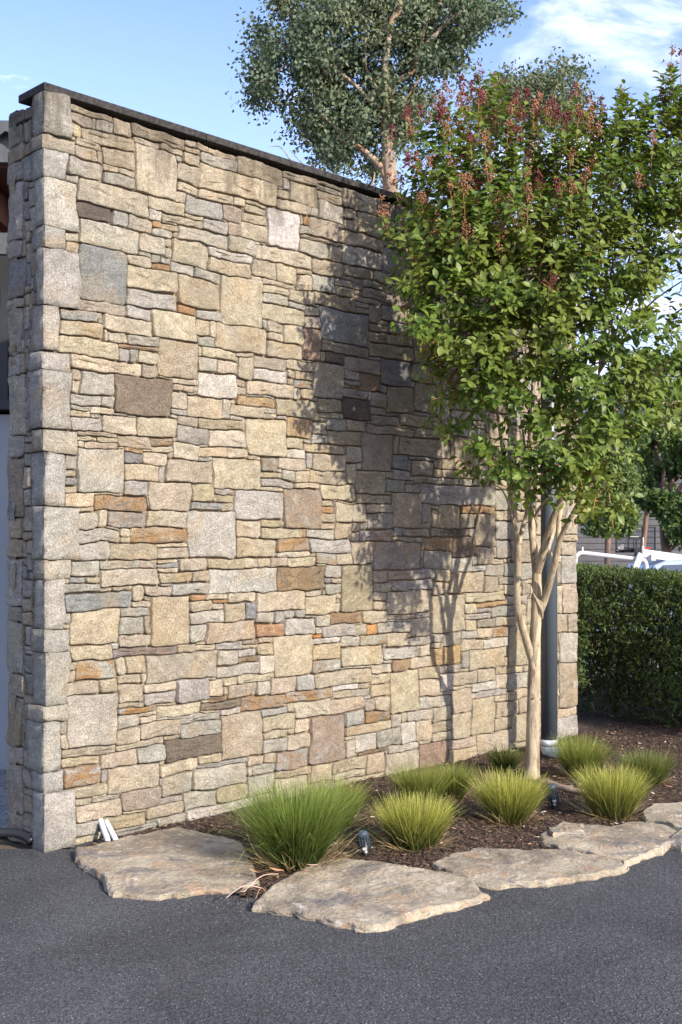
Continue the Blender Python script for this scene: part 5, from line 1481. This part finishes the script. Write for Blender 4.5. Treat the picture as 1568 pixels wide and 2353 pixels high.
def hs(n):
    P = []; Dn = []
    f = rs.rand(n)
    for i in range(n):
        if f[i] < 0.22:   # top
            x = rs.uniform(HX0, HX1); y = HY0 + (HY1 - HY0) * rs.rand(); d = rs.rand() * 0.06
            z = htop(x) - d + 0.02 * noise.noise(Vector((x * 3, y * 3, 0))); v = (0, -0.15, 1)
            if y < HY0 + 0.12: z -= (HY0 + 0.12 - y) * 0.6
        elif f[i] < 0.68:  # front face, ragged below
            x = rs.uniform(HX0, HX1); z = 0.04 + (htop(x) - 0.04) * rs.rand() ** 0.95
            open_ = max(0.0, 1 - (x - HX0) / 0.75)      # left end is thin and open
            g_ = noise.noise(Vector((x * 3.2, z * 3.2, 5)))
            y = HY0 + 0.10 * g_ + rs.rand() ** 1.5 * 0.25 + open_ * (1.05 - z) * 0.9 * (z < 1.05)
            if z < 0.5 and rs.rand() < 0.25 * (1 - z / 0.5) + open_ * 0.4: continue
            if g_ < -0.25 and rs.rand() < 0.6: y += 0.25
            v = (0, -0.9, 0.35)
        elif f[i] < 0.74:
            x = HX0 + rs.rand() ** 2 * 0.15; y = rs.uniform(HY0, HY1); z = 0.3 + (HT - 0.3) * rs.rand() ** 0.6; v = (-0.9, 0, 0.3)
        else:
            x = rs.uniform(HX0, HX1); y = rs.uniform(HY0 + 0.3, HY1); z = rs.uniform(0.15, HT - 0.1); v = (0, 0, 1)
        P.append((x, y, z)); Dn.append(np.array(v) + rs.normal(0, 0.45, 3))
    P = np.array(P); Dn = unit(np.array(Dn))
    return P, Dn, rs.uniform(0.03, 0.075, len(P))
V, Fc, Cc = sprigs(62000, hs, 0.028, (0.026, 0.046, 0.013), (0.110, 0.150, 0.042))
tag(mesh_np('foliage', V, Fc, M['hedge'], hedge, cols=Cc), kind='stuff')
M['hedge_stem'] = plain('hedge_wood', (0.055, 0.042, 0.032), 0.9, var=0.3)
for k in range(15):
    x = HX0 + 0.12 + k * 0.37 + RNG.uniform(-0.1, 0.1); y = HY0 + RNG.uniform(0.5, 1.3)
    for q in range(3):
        sp = spline([Vector((x, y, -0.05)), Vector((x + RNG.uniform(-0.12, 0.12), y + RNG.uniform(-0.1, 0.1), 0.45)), Vector((x + RNG.uniform(-0.3, 0.3), y + RNG.uniform(-0.5, 0.3), 1.1))], 4)
        mb = MB(); mb.tube(sp, list(np.linspace(0.018, 0.005, len(sp))), 6); mb.build('stem', M['hedge_stem'], hedge, smooth=True)
# dense dark heart of the hedge: crossing twigs
mb = MB()
for k in range(5000):
    x = RNG.uniform(HX0 + 0.05, HX1); y = RNG.uniform(HY0 + 0.3, HY1 - 0.1); z = RNG.uniform(0.1, HT - 0.08)
    d = Vector((RNG.gauss(0, 1), RNG.gauss(0, 0.6), RNG.gauss(0, 1))).normalized() * RNG.uniform(0.1, 0.3)
    p_ = Vector((x, y, z)); mb.tube([p_ - d * 0.5, p_ + d * 0.5], [0.004, 0.002], 3, cap=False)
tag(mb.build('twigs', M['hedge_stem'], hedge), kind='stuff')
# ------------------------------------------------------------------ background trees beyond the lane
M['bg_leaf'] = leaf_mat('background_leaves', (0.045, 0.085, 0.028), (0.105, 0.16, 0.045), (0.17, 0.20, 0.05), trans=0.3, rough=0.45, scale=3.5, spec=0.3)
M['bg_bark'] = bark_mat('rough_brown_bark', (0.14, 0.09, 0.065), (0.22, 0.13, 0.085), (0.09, 0.065, 0.05), (3, 3, 1), 2)
bg_tmpl = (np.array([(0, 0, 0), (0.45, 0.34, 0.04), (1.0, 0, -0.10), (0.45, -0.34, 0.04)]), np.array([(0, 3, 1), (3, 2, 1)]))
def bg_tree(x, Y, z0, crown, n, L, label, seed, trunk_r=0.12, lean=0.3, grp='leafy trees beyond the hedge', dens_noise=1.4):
    base = Vector((x, Y, terrain_z(x, Y)))
    t = empty('leafy_tree', base, label, 'tree', grp)
    r_ = np.random.RandomState(seed)
    top = Vector((x + lean, Y, crown[-1][2]))
    sp = spline([base - Vector((0, 0, 0.1)), base.lerp(top, 0.35) + Vector((-lean * 0.4, 0, 0)), base.lerp(top, 0.7), top], 4)
    mb = MB(); mb.tube(sp, list(np.linspace(trunk_r, 0.03, len(sp))), 9, wob=0.2); mb.build('trunk', M['bg_bark'], t, smooth=True)
    P = []; Nn = []
    for (cx0, cy0, cz0, rx, ry, rz, w_) in crown:
        mb = MB(); c0 = Vector((cx0, cy0, cz0)); b_ = base.lerp(top, min(0.95, max(0.2, (cz0 - rz - base.z) / max(0.5, top.z - base.z))))
        mb.tube(spline([b_, b_.lerp(c0, 0.6) + Vector((0, 0, 0.1)), c0], 3), list(np.linspace(trunk_r * 0.4, 0.012, 7)), 6); mb.build('branch', M['bg_bark'], t, smooth=True)
        k = int(n * w_)
        v = unit(r_.normal(0, 1, (k * 3, 3)))
        rad = r_.uniform(0.35, 1.0, (k * 3, 1)) ** 0.5
        p_ = np.array([cx0, cy0, cz0]) + v * rad * np.array([rx, ry, rz])
        keep = np.array([noise.noise(Vector((q[0] * dens_noise, q[1] * dens_noise, q[2] * dens_noise * 1.3 + seed))) for q in p_]) > -0.10
        p_ = p_[keep][:k]; P.append(p_)
    P = np.concatenate(P); n_ = len(P)
    Dd = unit(r_.normal(0, 1, (n_, 3)) + np.array([0, -0.2, -0.5]))
    N2 = r_.normal(0, 0.8, (n_, 3)) + np.array([0.3, -0.5, 0.8]); N2 = unit(N2 - Dd * (N2 * Dd).sum(1, keepdims=True))
    V, Fc = leaves_np(P, Dd, N2, r_.uniform(L * 0.7, L * 1.3, n_), bg_tmpl)
    tag(mesh_np('foliage', V, Fc, M['bg_leaf'], t), kind='stuff')
    return t
def pt3(x, y, Y): return at(x, y, Y)
def cr(x, y, Y, r, ry=None, w=1.0, rz=None):
    c = at(x, y, Y); k = Y / F
    return (c.x, c.y, c.z, r * k, (ry or r) * k, (rz or r) * k, w)
a = at(1395, 1300, 17)
bg_tree(a.x, 17, 0, [cr(1375, 1170, 17, 62, 70, .3), cr(1345, 1080, 17, 60, 60, .25), cr(1400, 1090, 17.2, 70, 70, .3), cr(1430, 1190, 17, 40, 40, .12), cr(1380, 1010, 17.3, 75, 70, .25), cr(1440, 1000, 17.5, 60, 60, .2)], 9000, 0.075,
        'small leafy tree with a slim trunk just behind the hedge, beside the wall end', 31, 0.06, 0.05)
a = at(1560, 1300, 19)
bg_tree(a.x, 19, 0, [cr(1560, 1180, 19, 80, 80, .3), cr(1500, 1120, 19, 60, 60, .15), cr(1600, 1080, 19, 90, 80, .3), cr(1530, 1030, 19.4, 75, 70, .25), cr(1500, 960, 20, 70, 60, .2), cr(1590, 960, 20, 80, 80, .25), cr(1660, 1180, 19, 90, 80, .2)], 10000, 0.08,
        'dense dark green tree drooping over the parked pickup', 37, 0.14, -0.3)
a = at(1470, 1300, 31)
bg_tree(a.x, 31, 0, [cr(1440, 1080, 31, 70, 70, .3), cr(1480, 1000, 31, 80, 70, .3), cr(1400, 1000, 31, 80, 70, .25), cr(1530, 940, 32, 70, 60, .2), cr(1460, 900, 31, 70, 60, .12), cr(1600, 1010, 31, 90, 60, .2)], 8000, 0.13,
        'tall tree with a reddish brown trunk far behind the basketball hoop', 41, 0.22, -0.8)
for q, (xa, ya, xb, yb, r0) in enumerate(((1497, 1300, 1480, 900, 0.14),)):
    pass
a = at(1500, 1300, 27)
bg_tree(a.x, 27, 0, [cr(1490, 985, 27, 40, 40, .3), cr(1560, 860, 27, 55, 50, .25), cr(1620, 900, 27, 80, 60, .25)], 3600, 0.11, 'thin tree with peeling orange bark to the right of the hoop', 43, 0.16, -0.9)
for k, (x, y, Y, r) in enumerate(((1250, 1050, 44, 120), (1350, 960, 46, 110), (1470, 880, 48, 80), (1580, 1000, 46, 130), (1700, 950, 45, 150), (1600, 1150, 44, 120), (1450, 1120, 46, 110), (2000, 1050, 44, 160), (2350, 1020, 46, 170), (2750, 1060, 44, 160))):
    a = at(x, 1300, Y)
    bg_tree(a.x, Y, 0, [cr(x, y, Y, r, r, .5), cr(x + r * 0.5, y + r * 0.6, Y, r * 0.8, r * .8, .3), cr(x - r * 0.5, y + r * 0.7, Y, r * 0.8, r * .8, .3)], 5200, 0.2,
            ['broad tree far behind the wall end', 'round topped far tree above the grey house', 'far tree standing behind the tall reddish trunk', 'wide far tree behind the parked pickup', 'far tree at the right border of the view', 'low far tree behind the hoop, to its right', 'low far tree behind the grey boarded house', 'far tree just beyond the right border', 'second far tree beyond the right border', 'third far tree beyond the right border'][k], 60 + k, 0.22, 0.1, grp='trees along the far edge of the property', dens_noise=0.6)

a = at(1470, 1300, 22)
bg_tree(a.x, 22, 0, [cr(1440, 1060, 22, 60, 60, .3), cr(1500, 1120, 22, 50, 45, .2), cr(1400, 1110, 22, 55, 50, .2), cr(1340, 1130, 22, 45, 50, .2), cr(1480, 1020, 22.4, 70, 60, .3), cr(1540, 900, 22.4, 70, 60, .3), cr(1610, 820, 22.4, 60, 60, .2), cr(1350, 1040, 22.4, 60, 60, .2)], 8000, 0.09,
        'leafy tree with bright foliage in front of the grey boarded house', 53, 0.08, 0.2)
# unseen tree added right of the frame to cast shade on the hedge
bg_tree(7.1, 7.1, 0, [(7.0, 7.0, 2.9, 1.3, 1.3, 0.75, .5), (6.5, 6.6, 2.5, 0.9, 0.9, 0.5, .2), (7.7, 7.6, 2.6, 0.9, 0.9, 0.6, .2)], 11000, 0.085,
        'unseen bushy tree added right of the driveway to shade the hedge', 91, 0.09, 0.0)
# ------------------------------------------------------------------ grey weatherboard house
M['board'] = plain('charcoal_weatherboard', (0.085, 0.083, 0.09), 0.7, var=0.15, scale=4)
M['trim'] = plain('dark_trim', (0.03, 0.032, 0.036), 0.5)
hx0 = at(1310, 0, 26).x - 1.2; hx1 = hx0 + 8.5; hy = 26.0; hz0 = terrain_z(0, 26)
house = empty('weatherboard_house', ((hx0 + hx1) / 2, hy + 2, hz0), 'dark grey weatherboard house mostly hidden by trees behind the hedge', 'house')
bh = 0.135; nb = 33
for k in range(nb):
    mb = MB(); z = hz0 + 0.25 + k * bh
    mb.add([(hx0, hy - 0.02, z - 0.008), (hx1, hy - 0.02, z - 0.008), (hx1, hy, z + bh - 0.002), (hx0, hy, z + bh - 0.002), (hx0, hy + 0.02, z - 0.008), (hx1, hy + 0.02, z - 0.008), (hx1, hy + 0.02, z + bh - 0.002), (hx0, hy + 0.02, z + bh - 0.002)],
           [(0, 1, 2, 3), (4, 7, 6, 5), (0, 4, 5, 1), (3, 2, 6, 7), (0, 3, 7, 4), (1, 5, 6, 2)])
    mb.build('weatherboard', M['board'], house)
mb = MB(); mb.box(((hx0 + hx1) / 2, hy + 2.5, hz0 + 2.3), (hx1 - hx0 - 0.02, 4.9, 4.5)); mb.build('wall', M['board'], house)
mb = MB(); mb.box(((hx0 + hx1) / 2, hy + 2.4, hz0 + 0.1), (hx1 - hx0 - 0.1, 4.9, 0.5)); mb.build('footing', M['core'], house)
M['roof'] = plain('grey_metal_roof', (0.11, 0.115, 0.12), 0.5)
zt = hz0 + 4.72
mb = MB(); mb.add([(hx0 - .4, hy - .4, zt), (hx1 + .4, hy - .4, zt), (hx1 + .4, hy + 5.4, zt), (hx0 - .4, hy + 5.4, zt), (hx0 + 1.5, hy + 2.5, zt + 1.2), (hx1 - 1.5, hy + 2.5, zt + 1.2)], [(0, 1, 5, 4), (2, 3, 4, 5), (0, 4, 3), (1, 2, 5), (0, 3, 2, 1)]); mb.build('roof', M['roof'], house)

# ------------------------------------------------------------------ basketball hoop
M['glass'] = bpy.data.materials.new('clear_backboard'); M['glass'].use_nodes = True
nt = M['glass'].node_tree; nt.nodes.clear(); o_ = nd(nt, 'ShaderNodeOutputMaterial'); tr = nd(nt, 'ShaderNodeBsdfTransparent'); tr.inputs[0].default_value = (0.86, 0.88, 0.90, 1)
gl = nd(nt, 'ShaderNodeBsdfGlossy', i_Roughness=0.0); mx = nd(nt, 'ShaderNodeMixShader', i_Fac=0.0); nt.links.new(tr.outputs[0], mx.inputs[1]); nt.links.new(gl.outputs[0], mx.inputs[2]); nt.links.new(mx.outputs[0], o_.inputs[0])
M['red'] = plain('red_print', (0.62, 0.03, 0.04), 0.5)
M['white'] = plain('white_paint', (0.55, 0.55, 0.54), 0.45, var=0.05)
def zB(x, y, Y):   # zoom of 2440..2730, 2080..2300
    D = 1568 / 2730; s = 5.4069
    return at((2440 + x / s) * D, (2080 + y / s) * D, Y)
HYb = 23.0
hb = zB(420, 1000, HYb)
hoop = empty('basketball_hoop', (hb.x, HYb - 0.3, terrain_z(hb.x, HYb)), 'freestanding basketball hoop with clear backboard and black frame beyond the hedge', 'basketball hoop')
def bar(x0, y0, x1, y1, Y, th, mat, name, parent=hoop):
    a, b_ = zB(x0, y0, Y), zB(x1, y1, Y)
    mb = MB()
    mb.box(((a.x + b_.x) / 2, Y, (a.z + b_.z) / 2), (abs(a.x - b_.x) if abs(a.x - b_.x) > 0.002 else 0.02, th, abs(a.z - b_.z)))
    return mb.build(name, mat, parent, bevel=0.002)
g0, g1 = zB(150, 165, HYb), zB(975, 680, HYb)
mb = MB(); mb.box(((g0.x + g1.x) / 2, HYb, (g0.z + g1.z) / 2), (g1.x - g0.x, 0.012, g0.z - g1.z)); glass = mb.build('backboard', M['glass'], hoop)
for (q) in ((130, 145, 990, 168), (120, 668, 990, 708), (128, 150, 150, 700), (968, 385, 992, 700), (968, 165, 992, 384)):
    bar(*q, HYb - 0.01, 0.05, M['black'], 'edge_frame')
for (q) in ((392, 168, 412, 610), (694, 168, 718, 640), (412, 372, 694, 392), (412, 410, 694, 426), (392, 606, 718, 626)):
    bar(*q, HYb - 0.06, 0.04, M['black'], 'support_frame')
for (q) in ((414, 176, 694, 186), (414, 356, 694, 370), (414, 396, 694, 408), (150, 655, 965, 664)):
    bar(*q, HYb - 0.03, 0.004, M['white'], 'painted_line')
for (q) in ((515, 430, 530, 600), (568, 430, 584, 600)): bar(*q, HYb - 0.35, 0.04, M['black'], 'lift_arm')
bar(735, 600, 885, 628, HYb - 0.012, 0.004, M['red'], 'red_mark')
a = [zB(720, 640, HYb - 0.03), zB(800, 628, HYb - 0.03), zB(830, 632, HYb - 0.03), zB(770, 664, HYb - 0.03), zB(720, 664, HYb - 0.03)]
mb = MB(); mb.add(a, [(0, 1, 2, 3, 4)]); mb.build('red_mark', M['red'], hoop)
# soft white maker's mark, unreadable in the photograph: a row of small strokes under a ball
mk = MB()
for k in range(9):
    p_ = zB(200 + k * 18, 606 + (2 if k % 2 else -2), HYb - 0.012); mk.box(p_, (0.020, 0.004, 0.052))
    if k < 8: mk.box(zB(209 + k * 18, 596 if k % 2 else 616, HYb - 0.012), (0.024, 0.004, 0.012))
c = zB(274, 572, HYb - 0.012); mk.tube([(c.x + 0.035 * math.cos(t), c.y, c.z + 0.03 * math.sin(t)) for t in np.linspace(0, 2 * math.pi, 13)], 0.006, 4)
tag(mk.build('maker_mark', M['white'], hoop), 'small white lettering at the lower left of the backboard')
# rim with bracket, pole
bar(400, 600, 470, 700, HYb - 0.25, 0.3, M['black'], 'bracket'); bar(500, 610, 575, 705, HYb - 0.4, 0.25, M['trim'], 'bracket')
mb = MB(); c = zB(450, 660, HYb - 0.6); mb.tube([(c.x + 0.23 * math.cos(t), c.y + 0.23 * math.sin(t), c.z) for t in np.linspace(0, 2 * math.pi, 25)], 0.012, 6); mb.build('rim', M['black'], hoop)
a = zB(412, 700, HYb + 0.5)
mb = MB(); mb.box((a.x, HYb - 0.3, (a.z + terrain_z(a.x, HYb)) / 2 + 0.05), (0.15, 0.12, a.z - terrain_z(a.x, HYb) + 0.1)); mb.build('pole', M['black'], hoop, bevel=0.008)
mb = MB(); mb.box((a.x, HYb - 0.3, terrain_z(a.x, HYb) + 0.1), (0.9, 1.1, 0.22)); mb.build('base', M['black'], hoop, bevel=0.03)

# ------------------------------------------------------------------ pickup truck with a ladder rack
M['carpaint'] = plain('silver_blue_car_paint', (0.30, 0.36, 0.46), 0.28, metal=0.3, var=0.03, spec=0.6)
M['carglass'] = plain('tinted_car_glass', (0.03, 0.05, 0.075), 0.06, var=0.02, spec=1.0)
M['rubber'] = plain('tyre_rubber', (0.02, 0.02, 0.02), 0.85)
UY = 16.0; gz = terrain_z(0, UY)
cab = zB(830, 985, UY)     # rear foot of the cab roof
ute = empty('pickup_truck', (cab.x + 0.6, UY + 0.9, gz), 'silver blue pickup with a white ladder rack parked behind the hedge', 'pickup truck')
ux = cab.x
zr = zB(1000, 868, UY).z   # roof height
belt = gz + 0.98
# cab: cross-section profile swept across the width
Wd = 1.65
prof = [(ux - 0.02, belt), (ux + 0.03, zr - 0.22), (ux + 0.12, zr - 0.07), (ux + 0.28, zr - 0.01), (ux + 0.9, zr + 0.02), (ux + 1.5, zr - 0.02), (ux + 1.72, zr - 0.08), (ux + 2.45, belt), ]
def prism(prof, y0, y1, inset_top=0.0):
    mb = MB(); n = len(prof); V = []
    zt_ = max(p[1] for p in prof); zb_ = min(p[1] for p in prof)
    for side_, yy in ((1, y0), (-1, y1)):
        for (x, z) in prof: V.append((x, yy + side_ * inset_top * (z - zb_) / max(1e-6, zt_ - zb_), z))
    Fc = [tuple(range(n)), tuple(range(2 * n - 1, n - 1, -1))] + [(i, i + n, (i + 1) % n + n, (i + 1) % n) for i in range(n)]
    mb.add(V, Fc); return mb
prism(prof, UY, UY + Wd, 0.16).build('cab', M['carpaint'], ute, bevel=0.02)
def side_pane(pts, name='window'):
    # on the sloping side of the cab, 4 mm proud
    V = []
    for (x, z) in pts:
        k = (z - belt) / (zr + 0.02 - belt); V.append((x, UY + 0.16 * k - 0.006, z))
    V2 = [(x, y + 0.02, z) for x, y, z in V]; n = len(V); mb = MB()
    mb.add(V + V2, [tuple(range(n)), tuple(range(2 * n - 1, n - 1, -1))] + [(i, i + n, (i + 1) % n + n, (i + 1) % n) for i in range(n)])
    return mb.build(name, M['carglass'], ute)
side_pane([(ux + 0.12, belt + 0.04), (ux + 0.14, zr - 0.17), (ux + 0.24, zr - 0.075), (ux + 0.75, zr - 0.055), (ux + 0.98, zr - 0.08), (ux + 1.02, belt + 0.04)])
side_pane([(ux + 1.12, belt + 0.04), (ux + 1.12, zr - 0.075), (ux + 1.45, zr - 0.085), (ux + 1.66, zr - 0.16), (ux + 2.2, belt + 0.04)])
V = [(ux + 1.76, UY + 0.17, zr - 0.10), (ux + 1.76, UY + Wd - 0.17, zr - 0.10), (ux + 2.40, UY + Wd - 0.06, belt + 0.05), (ux + 2.40, UY + 0.06, belt + 0.05)]
mb = MB(); mb.add([(x + 0.012, y, z + 0.012) for x, y, z in V], [(0, 1, 2, 3)]); mb.build('windscreen', M['carglass'], ute)
prism([(ux - 2.1, gz + 0.42), (ux - 2.1, belt), (ux + 2.5, belt), (ux + 3.5, belt - 0.12), (ux + 3.65, belt - 0.35), (ux + 3.65, gz + 0.35), (ux + 0, gz + 0.35)], UY - 0.02, UY + Wd + 0.02).build('body', M['carpaint'], ute, bevel=0.03)
for wx in (ux - 1.2, ux + 2.7):
    for wy in (UY + 0.08, UY + Wd - 0.08):
        mb = MB(); mb.tube([(wx, wy - 0.12, gz + 0.37), (wx, wy + 0.12, gz + 0.37)], 0.37, 24)
        w_ = mb.build('wheel', M['rubber'], ute, bevel=0.02)
        mb = MB(); mb.tube([(wx, wy - 0.128, gz + 0.37), (wx, wy + 0.128, gz + 0.37)], 0.22, 18); rm = mb.build('rim', M['white'], None)
        rm.parent = w_; rm.matrix_parent_inverse = Matrix.Translation(-Vector(w_.location))
for yy in (UY + 0.25, UY + Wd - 0.25):
    mb = MB(); mb.box((ux + 3.655, yy, belt - 0.25), (0.05, 0.35, 0.16)); mb.build('headlight', M['white'], ute, bevel=0.01)
    mb = MB(); mb.box((ux - 2.105, yy - 0.15 if yy < UY + 1 else yy + 0.15, belt - 0.2), (0.04, 0.12, 0.3)); mb.build('tail_light', M['red'], ute, bevel=0.01)
rack = []
def rk(pts, r, name='rack_rail', n=10): mb = MB(); mb.tube(pts, r, n); return mb.build(name, M['white'], ute, smooth=True)
# far rail: thin tube curving down at both ends; near rail: thick box beam
D = 1568 / 2730
def z5(x, y, Y): return at((2200 + x / 2.958) * D, (1900 + y / 2.958) * D, Y)
# near the camera: arched rail over the tray
RY = UY + 0.1
rk(spline([z5(300, 1120, RY), z5(308, 985, RY), z5(335, 940, RY), z5(378, 924, RY), z5(440, 928, RY)], 5)[:-1] + spline([z5(440, 928, RY), z5(700, 958, RY), z5(1020, 994, RY), z5(1080, 1000, RY)], 3)[:-1]
   + spline([z5(1080, 1000, RY), z5(1120, 1015, RY), z5(1140, 1060, RY), z5(1145, 1130, RY)], 4), 0.030)
rk(spline([z5(400, 925, RY), z5(388, 905, RY), z5(386, 880, RY), z5(390, 855, RY)], 3), 0.014, 'hook', 7)
mb = MB(); a, b_ = z5(1098, 925, RY + 0.1), z5(1640, 1002, RY + 0.1)
dv = (b_ - a); R3 = Matrix.Rotation(-math.atan2(dv.z, dv.x), 3, 'Y')
mb.box((a + b_) / 2, (dv.length, 0.05, 0.115), R3); mb.build('rack_beam', M['white'], ute, bevel=0.006)
mb = MB(); a, b_ = z5(1082, 928, RY - 0.05), z5(1010, 1110, RY - 0.05); dv = b_ - a; R3 = Matrix.Rotation(-math.atan2(dv.z, dv.x), 3, 'Y')
mb.box((a + b_) / 2, (dv.length, 0.05, 0.085), R3); mb.build('rack_post', M['white'], ute, bevel=0.006)
mb = MB(); a = z5(1222, 940, RY + 0.05); b_ = z5(1226, 1015, RY + 0.05); mb.box((a + b_) / 2, (0.065, 0.05, abs(a.z - b_.z))); mb.build('rack_post', M['white'], ute, bevel=0.004)
rk([z5(1100, 935, RY), z5(1103, 840, RY)], 0.016, 'antenna_mount', 8)
rk([z5(1103, 845, RY), z5(1106, 740, RY)], 0.008, 'antenna', 6)

# ------------------------------------------------------------------ rendered house behind the wall's left end
M['render'] = plain('pale_grey_render', (0.33, 0.35, 0.37), 0.85, var=0.05, scale=2, bump=0.001)
M['cladding'] = plain('near_black_cladding', (0.022, 0.025, 0.032), 0.5)
M['timber'] = plain('red_brown_timber', (0.11, 0.038, 0.022), 0.55, var=0.25, scale=6)
M['corr'] = plain('dark_corrugated_metal', (0.09, 0.095, 0.10), 0.5, var=0.2)
def zL(x, y, Y):
    s = 4.2; return at((x / s) * D, (440 + y / s) * D, Y)
BY = 7.95
bld = empty('rendered_house', (-4.6, BY + 0.15, 0), 'pale grey rendered house with dark upper cladding just left behind the stone wall', 'house')
sill = EYE + (HZ - 946) / F * BY
bx0, bx1 = -7.5, -2.0
mb = MB(); mb.box(((bx0 + bx1) / 2, BY + 0.15, sill / 2 - 0.02), (bx1 - bx0, 0.3, sill + 0.0)); mb.build('wall', M['render'], bld)
mb = MB(); mb.box(((bx0 + bx1) / 2, BY + 0.10, sill + 0.04), (bx1 - bx0, 0.36, 0.065)); mb.build('sill', M['trim'], bld, bevel=0.004)
mb = MB(); mb.box(((bx0 + bx1) / 2, BY + 0.2, sill + 0.60), (bx1 - bx0, 0.2, 1.05)); mb.build('window_glass', M['cladding'], bld)
for k in range(7):
    mb = MB(); mb.box((bx1 - 0.36 - k * 0.8, BY + 0.09, sill + 0.60), (0.06, 0.06, 1.05)); mb.build('mullion', M['trim'], bld)
ez = EYE + (HZ - 380) / F * 7.3
mb = MB(); mb.box(((bx0 + bx1) / 2, 7.65, ez - 0.02), (bx1 - bx0 + 0.1, 0.9, 0.05)); mb.build('soffit', M['timber'], bld)
mb = MB(); mb.box(((bx0 + bx1) / 2, BY + 0.15, (sill + 1.13 + ez) / 2), (bx1 - bx0, 0.26, ez - sill - 1.15)); mb.build('beam', M['timber'], bld)
mb = MB(); mb.box(((bx0 + bx1) / 2, 7.62, ez - 0.42), (bx1 - bx0, 0.05, 0.14)); mb.build('rail', M['corr'], bld)
mb = MB(); mb.box(((bx0 + bx1) / 2, 7.17, ez + 0.10), (bx1 - bx0 + 0.1, 0.05, 0.26)); mb.build('fascia', M['corr'], bld)
for k in range(9):
    mb = MB(); mb.box((bx1 - 0.30 - k * 0.6, 7.55, ez - 0.16), (0.06, 0.75, 0.20)); mb.build('rafter', M['timber'], bld)
# corrugated roof sheet
V = []; Fq = []; nc = 180
rz = EYE + (HZ - 300) / F * 7.1
for i in range(nc + 1):
    x = bx0 + (bx1 + 0.05 - bx0) * i / nc
    h = 0.022 * math.sin(i * 1.4)
    V += [(x, 7.08, rz + h - 0.03), (x, 10.5, rz + h + 0.75)]
for i in range(nc): Fq.append((2 * i, 2 * i + 2, 2 * i + 3, 2 * i + 1))
mesh_np('roof', np.array(V), np.array(Fq), M['corr'], bld, smooth=True)
mb = MB(); mb.box(((bx0 + bx1) / 2, BY + 1.6, 1.9), (bx1 - bx0 - 0.05, 2.6, 3.7)); mb.build('rear_wall', M['render'], bld)
